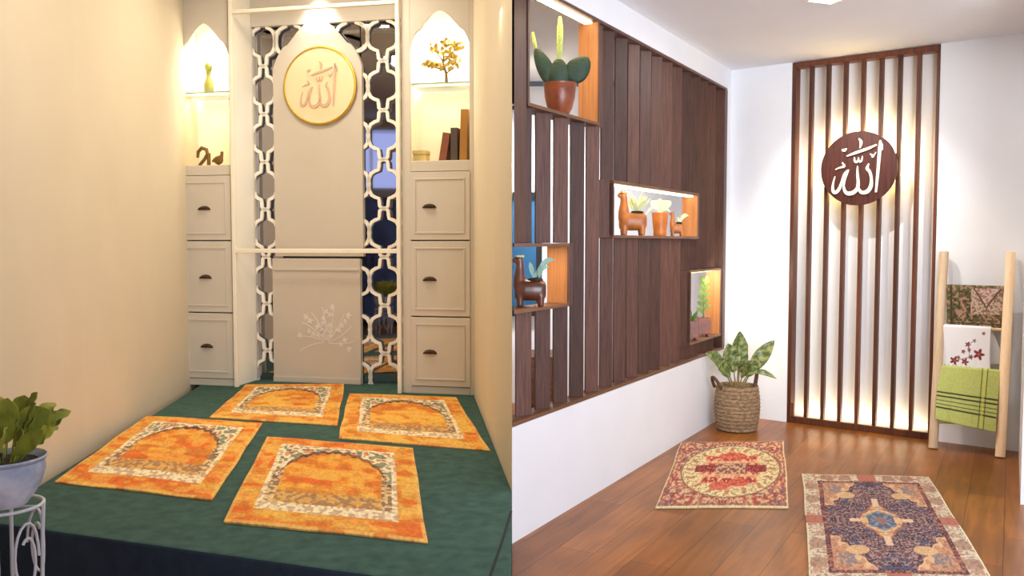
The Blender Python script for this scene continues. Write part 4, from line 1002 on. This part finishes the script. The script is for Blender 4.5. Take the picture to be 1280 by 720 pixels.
def floral_img(u, v):
    img = np.zeros(u.shape + (3,)); img[:] = (240, 238, 240)
    for (a, b_, r) in ((0.78, 0.42, 0.075), (0.5, 0.22, 0.05), (0.28, 0.22, 0.06), (0.62, 0.34, 0.035), (0.55, 0.62, 0.04), (0.68, 0.72, 0.025), (0.46, 0.45, 0.03), (0.86, 0.9, 0.025), (0.58, 0.5, 0.028), (0.36, 0.3, 0.03)):
        d_ = np.hypot(u - a, (v - b_) * 0.9); th_ = np.arctan2(v - b_, u - a); q = d_ < 1.5 * r * (0.8 + 0.3 * np.cos(5 * th_)); put(img, q, (122, 34, 42), 0.95); put(img, d_ < r * 0.4, (180, 90, 80), 0.9)
    for (a, b_, c, d2) in ((0.3, 0.22, 0.6, 0.34), (0.6, 0.34, 0.55, 0.62), (0.55, 0.62, 0.7, 0.74)):
        t_ = np.clip(((u - a) * (c - a) + (v - b_) * (d2 - b_)) / ((c - a) ** 2 + (d2 - b_) ** 2), 0, 1); d_ = np.hypot(u - a - t_ * (c - a), v - b_ - t_ * (d2 - b_)); put(img, d_ < 0.008, (120, 110, 90), 0.8)
    n3 = vnoise(u * 30, v * 20, 5); put(img, (v < 0.12) & (n3 > 0.5), (196, 160, 150), 0.7); put(img, (v < 0.03), (170, 110, 100), 0.6)
    return img
def green_img(u, v):
    img = np.zeros(u.shape + (3,)); img[:] = (184, 192, 108); n3 = vnoise(u * 60, v * 60, 5); img *= (0.95 + 0.1 * n3)[..., None]
    for c in (0.24, 0.31, 0.38, 0.46, 0.54): put(img, np.abs(v - c) < 0.012, (44, 42, 34), 0.95)
    for c in (0.72, 0.80): put(img, np.abs(u - c) < 0.010, (84, 82, 44), 0.8)
    put(img, np.abs(u - 0.76) < 0.02, (206, 204, 84), 0.7)
    return img
drape('patterned_shawl', 'olive and pink patterned shawl on the top rung of the ladder', 1.742, 2.102, RZ[0], 0.275, 0.30, shawl_img, 3)
drape('floral_cloth', 'white cloth with red flowers on the second rung of the ladder', 1.722, 2.04, RZ[1], 0.31, 0.26, floral_img, 5, 0.05, 0.0, 0.09)
drape('striped_towel', 'lime green towel with black stripes on the third rung of the ladder', 1.715, 2.11, RZ[2], 0.385, 0.40, green_img, 9, 0.12, 0.085)

# ------------------------------------------------------------------ basket plant in the corner
BK = (1.805, 6.88)
bp = thing('basket_plant', 'leafy variegated plant in a woven seagrass basket in the room corner', 'plant', (BK[0], BK[1], 0))
prof = [(0.0, 0.004), (0.145, 0.004)]
for i in range(91):
    z = 0.006 + 0.354 * i / 90; r = 0.152 + 0.020 * math.sin(PI * min(1, z / 0.36)) + 0.008 * z / 0.36 + 0.006 * abs(math.sin(z * PI / 0.0295)); prof.append((r, z))
prof += [(0.158, 0.362), (0.148, 0.35), (0.145, 0.30), (0, 0.30)]
bk = MB().lathe(prof, 48).build('basket', M['basket'], bp, angle=60)
for (ax, ay) in ((-0.155, -0.02), (0.15, 0.03)):
    pts = []
    for i in range(15):
        a = PI * i / 14
        tx, ty = (0.25, -1) if ax < 0 else (-0.35, -1)
        q = 0.06 * math.cos(a); nq = math.hypot(tx, ty)
        pts.append((ax + tx / nq * q + (0.02 if ax > 0 else -0.045) * math.sin(a), ay + ty / nq * q, 0.335 + 0.15 * math.sin(a) * (1 if ax > 0 else 0.6)))
    MB().tube(pts, 0.013, 10).build('handle', M['basket_dark'], bk)
MB().lathe([(0, 0.33), (0.08, 0.325), (0.144, 0.315), (0.144, 0.305), (0, 0.301)], 28).build('soil', M['soil'], bp)
def leaf_colour(o, seed):
    me = o.data; n = len(me.vertices); co = np.zeros(n * 3); me.vertices.foreach_get('co', co); co = co.reshape(-1, 3)
    img = np.zeros((n, 3)); img[:] = (78, 96, 46); nz = vnoise(co[:, 0] * 120 + co[:, 1] * 66, co[:, 2] * 90, seed); w_ = np.clip((nz - 0.45) * 5, 0, 1)[:, None]
    img = img * (1 - w_) + np.array((150, 156, 92)) * w_; colour_points(o, img)
def aglaonema(tip, base_h, wd, sag, nrm, seed):
    b0 = Vector((tip[0] * 0.12, tip[1] * 0.12, 0.30)); tv = Vector(tip); mid = Vector((tip[0] * 0.35, tip[1] * 0.35, base_h))
    MB().tube([b0, (b0 + mid) / 2 + Vector((0, 0, 0.015)), mid], [0.008, 0.006, 0.005], 8).build('stalk', M['stem'], bp)
    b = MB()
    # subdivided leaf for the variegation
    d = tv - mid; L = d.length; dn = d.normalized(); side = dn.cross(Vector(nrm)).normalized(); up = side.cross(dn).normalized()
    n, m_ = 26, 11; vs = []; fs = []
    for i in range(n + 1):
        uq = i / n; hw_ = max(0.0008, wd / 2 * math.sin(PI * uq ** 0.85) ** 0.8); c = mid + d * uq + Vector((0, 0, 1)) * (sag * 4 * uq * (1 - uq) * L)
        for j in range(m_):
            e = j / (m_ - 1) * 2 - 1
            vs.append(c + side * (e * hw_) + up * (abs(e) * 0.22 * hw_ + 0.06 * hw_ * math.sin(uq * 20 + 2 * e)))
    for i in range(n):
        for j in range(m_ - 1): a = i * m_ + j; fs.append((a, a + 1, a + m_ + 1, a + m_))
    b.add([tuple(v) for v in vs], fs)
    o = b.build('leaf', M['leafy'], bp, solid=0.002); leaf_colour(o, seed)
for i, (tip, bh, wd, sg, nr) in enumerate((
        ((0.02, 0.02, 0.79), 0.50, 0.15, 0.02, (0.3, -1, 0.2)), ((-0.09, -0.05, 0.70), 0.46, 0.14, 0.06, (-0.1, -1, 0.3)), ((-0.27, -0.05, 0.62), 0.45, 0.10, 0.18, (0, -0.8, 0.6)),
        ((-0.20, -0.12, 0.56), 0.43, 0.11, 0.1, (0, -0.9, 0.4)), ((0.28, -0.04, 0.725), 0.46, 0.12, 0.03, (-0.3, -1, 0.3)), ((0.17, -0.10, 0.57), 0.43, 0.10, 0.12, (0, -0.9, 0.5)),
        ((0.29, -0.08, 0.42), 0.47, 0.05, 0.10, (0, -0.8, 0.6)), ((0.08, 0.14, 0.66), 0.45, 0.11, 0.05, (0, -1, 0.2)), ((0.06, -0.14, 0.58), 0.42, 0.08, 0.05, (0.4, -1, 0.1)))):
    aglaonema(tip, bh, wd, sg, nr, i * 3 + 1)

# ------------------------------------------------------------------ ceiling light of the right-hand room
t = thing('ceiling_downlight', 'square recessed ceiling light in front of the slatted screen', 'downlight', (*floorpt(1036, -4, CZ), CZ), math.radians(20))
MB().box(-0.1, 0.1, -0.1, -0.085, -0.014, -0.001).box(-0.1, 0.1, 0.085, 0.1, -0.014, -0.001).box(-0.1, -0.085, -0.085, 0.085, -0.014, -0.001).box(0.085, 0.1, -0.085, 0.085, -0.014, -0.001).build('trim_ring', M['frame_white'], t, smooth=False)
MB().box(-0.085, 0.085, -0.085, 0.085, -0.010, -0.001).build('lens', M['lamp'], t, smooth=False)

# ------------------------------------------------------------------ LIGHT
# daylight through the big window behind the viewer, right-hand room
light('AREA', 'daylight_right', (2.35, -0.96, 1.7), (2.6, 7, 3.3), 178, (0.84, 0.91, 1.0), 3.4, 2.0, spread=110)
light('AREA', 'daylight_left', (-2.6, -0.97, 3.0), (-1.5, 6, 1.5), 2.2, (0.62, 0.68, 1.0), 1.2, 1.0)
# downlights, plus an added fill near the ladder
light('SPOT', 'plaque_spot', FB.p(0.98, -0.85, 2.94), FB.p(1.08, 0, 1.5), 105, (1.0, 0.94, 0.86), 0.02, spot=80, blend=0.8)
light('AREA', 'display_light', FS.p(3.2, -0.012, 1.262), FS.p(3.9, -0.5, 0.75), 5.5, (1.0, 0.88, 0.62), 0.4, 0.03)
light('AREA', 'ceiling_fill_right', (*floorpt(1036, -4, CZ), CZ - 0.02), (*floorpt(1036, -4, CZ), 0), 16, (1.0, 0.97, 0.93), 0.16)
light('AREA', 'hall_light', (0.2, 7.15, CZ - 0.03), (0.18, 7.95, 1.2), 34, (0.96, 0.97, 1.0), 0.3, 0.4, spread=100)
light('SPOT', 'ladder_fill', (2.55, 4.5, 2.92), FB.p(1.9, 0, 1.9), 38, (0.93, 0.96, 1.0), 0.05, spot=75, blend=0.9)  # added fill without a fixture, brightens the wall behind the ladder
# prayer room ceiling lamps
light('AREA', 'prayer_ceiling_far', (-1.5, 6.3, CZL - 0.03), (-1.5, 6.4, 0), 32, (1.0, 0.9, 0.72), 0.6, 0.6)
light('AREA', 'prayer_ceiling_near', (-1.2, 4.2, CZL - 0.03), (-1.3, 4.6, 0), 36, (1.0, 0.92, 0.78), 0.6, 0.6)

wd = bpy.data.worlds.new('sky'); bpy.context.scene.world = wd; wd.use_nodes = True
bg = wd.node_tree.nodes['Background']; bg.inputs['Color'].default_value = (0.50, 0.58, 1.0, 1); bg.inputs['Strength'].default_value = 1.1

cam = bpy.data.cameras.new('camera'); co = bpy.data.objects.new('camera', cam); COL.objects.link(co)
cam.sensor_width = 36.0; cam.lens = 1081.0 / 1280.0 * 36.0; cam.clip_start = 0.05
co.location = (0, 0, 1.5); co.rotation_euler = (PI / 2 - math.atan(57 / 1081.0), 0, 0)
sc = bpy.context.scene; sc.camera = co
sc.view_settings.view_transform = 'Standard'; sc.view_settings.look = 'None'; sc.view_settings.exposure = 0.0; sc.view_settings.gamma = 1.0; sc.view_settings.use_curve_mapping = False
sc.cycles.use_denoising = True
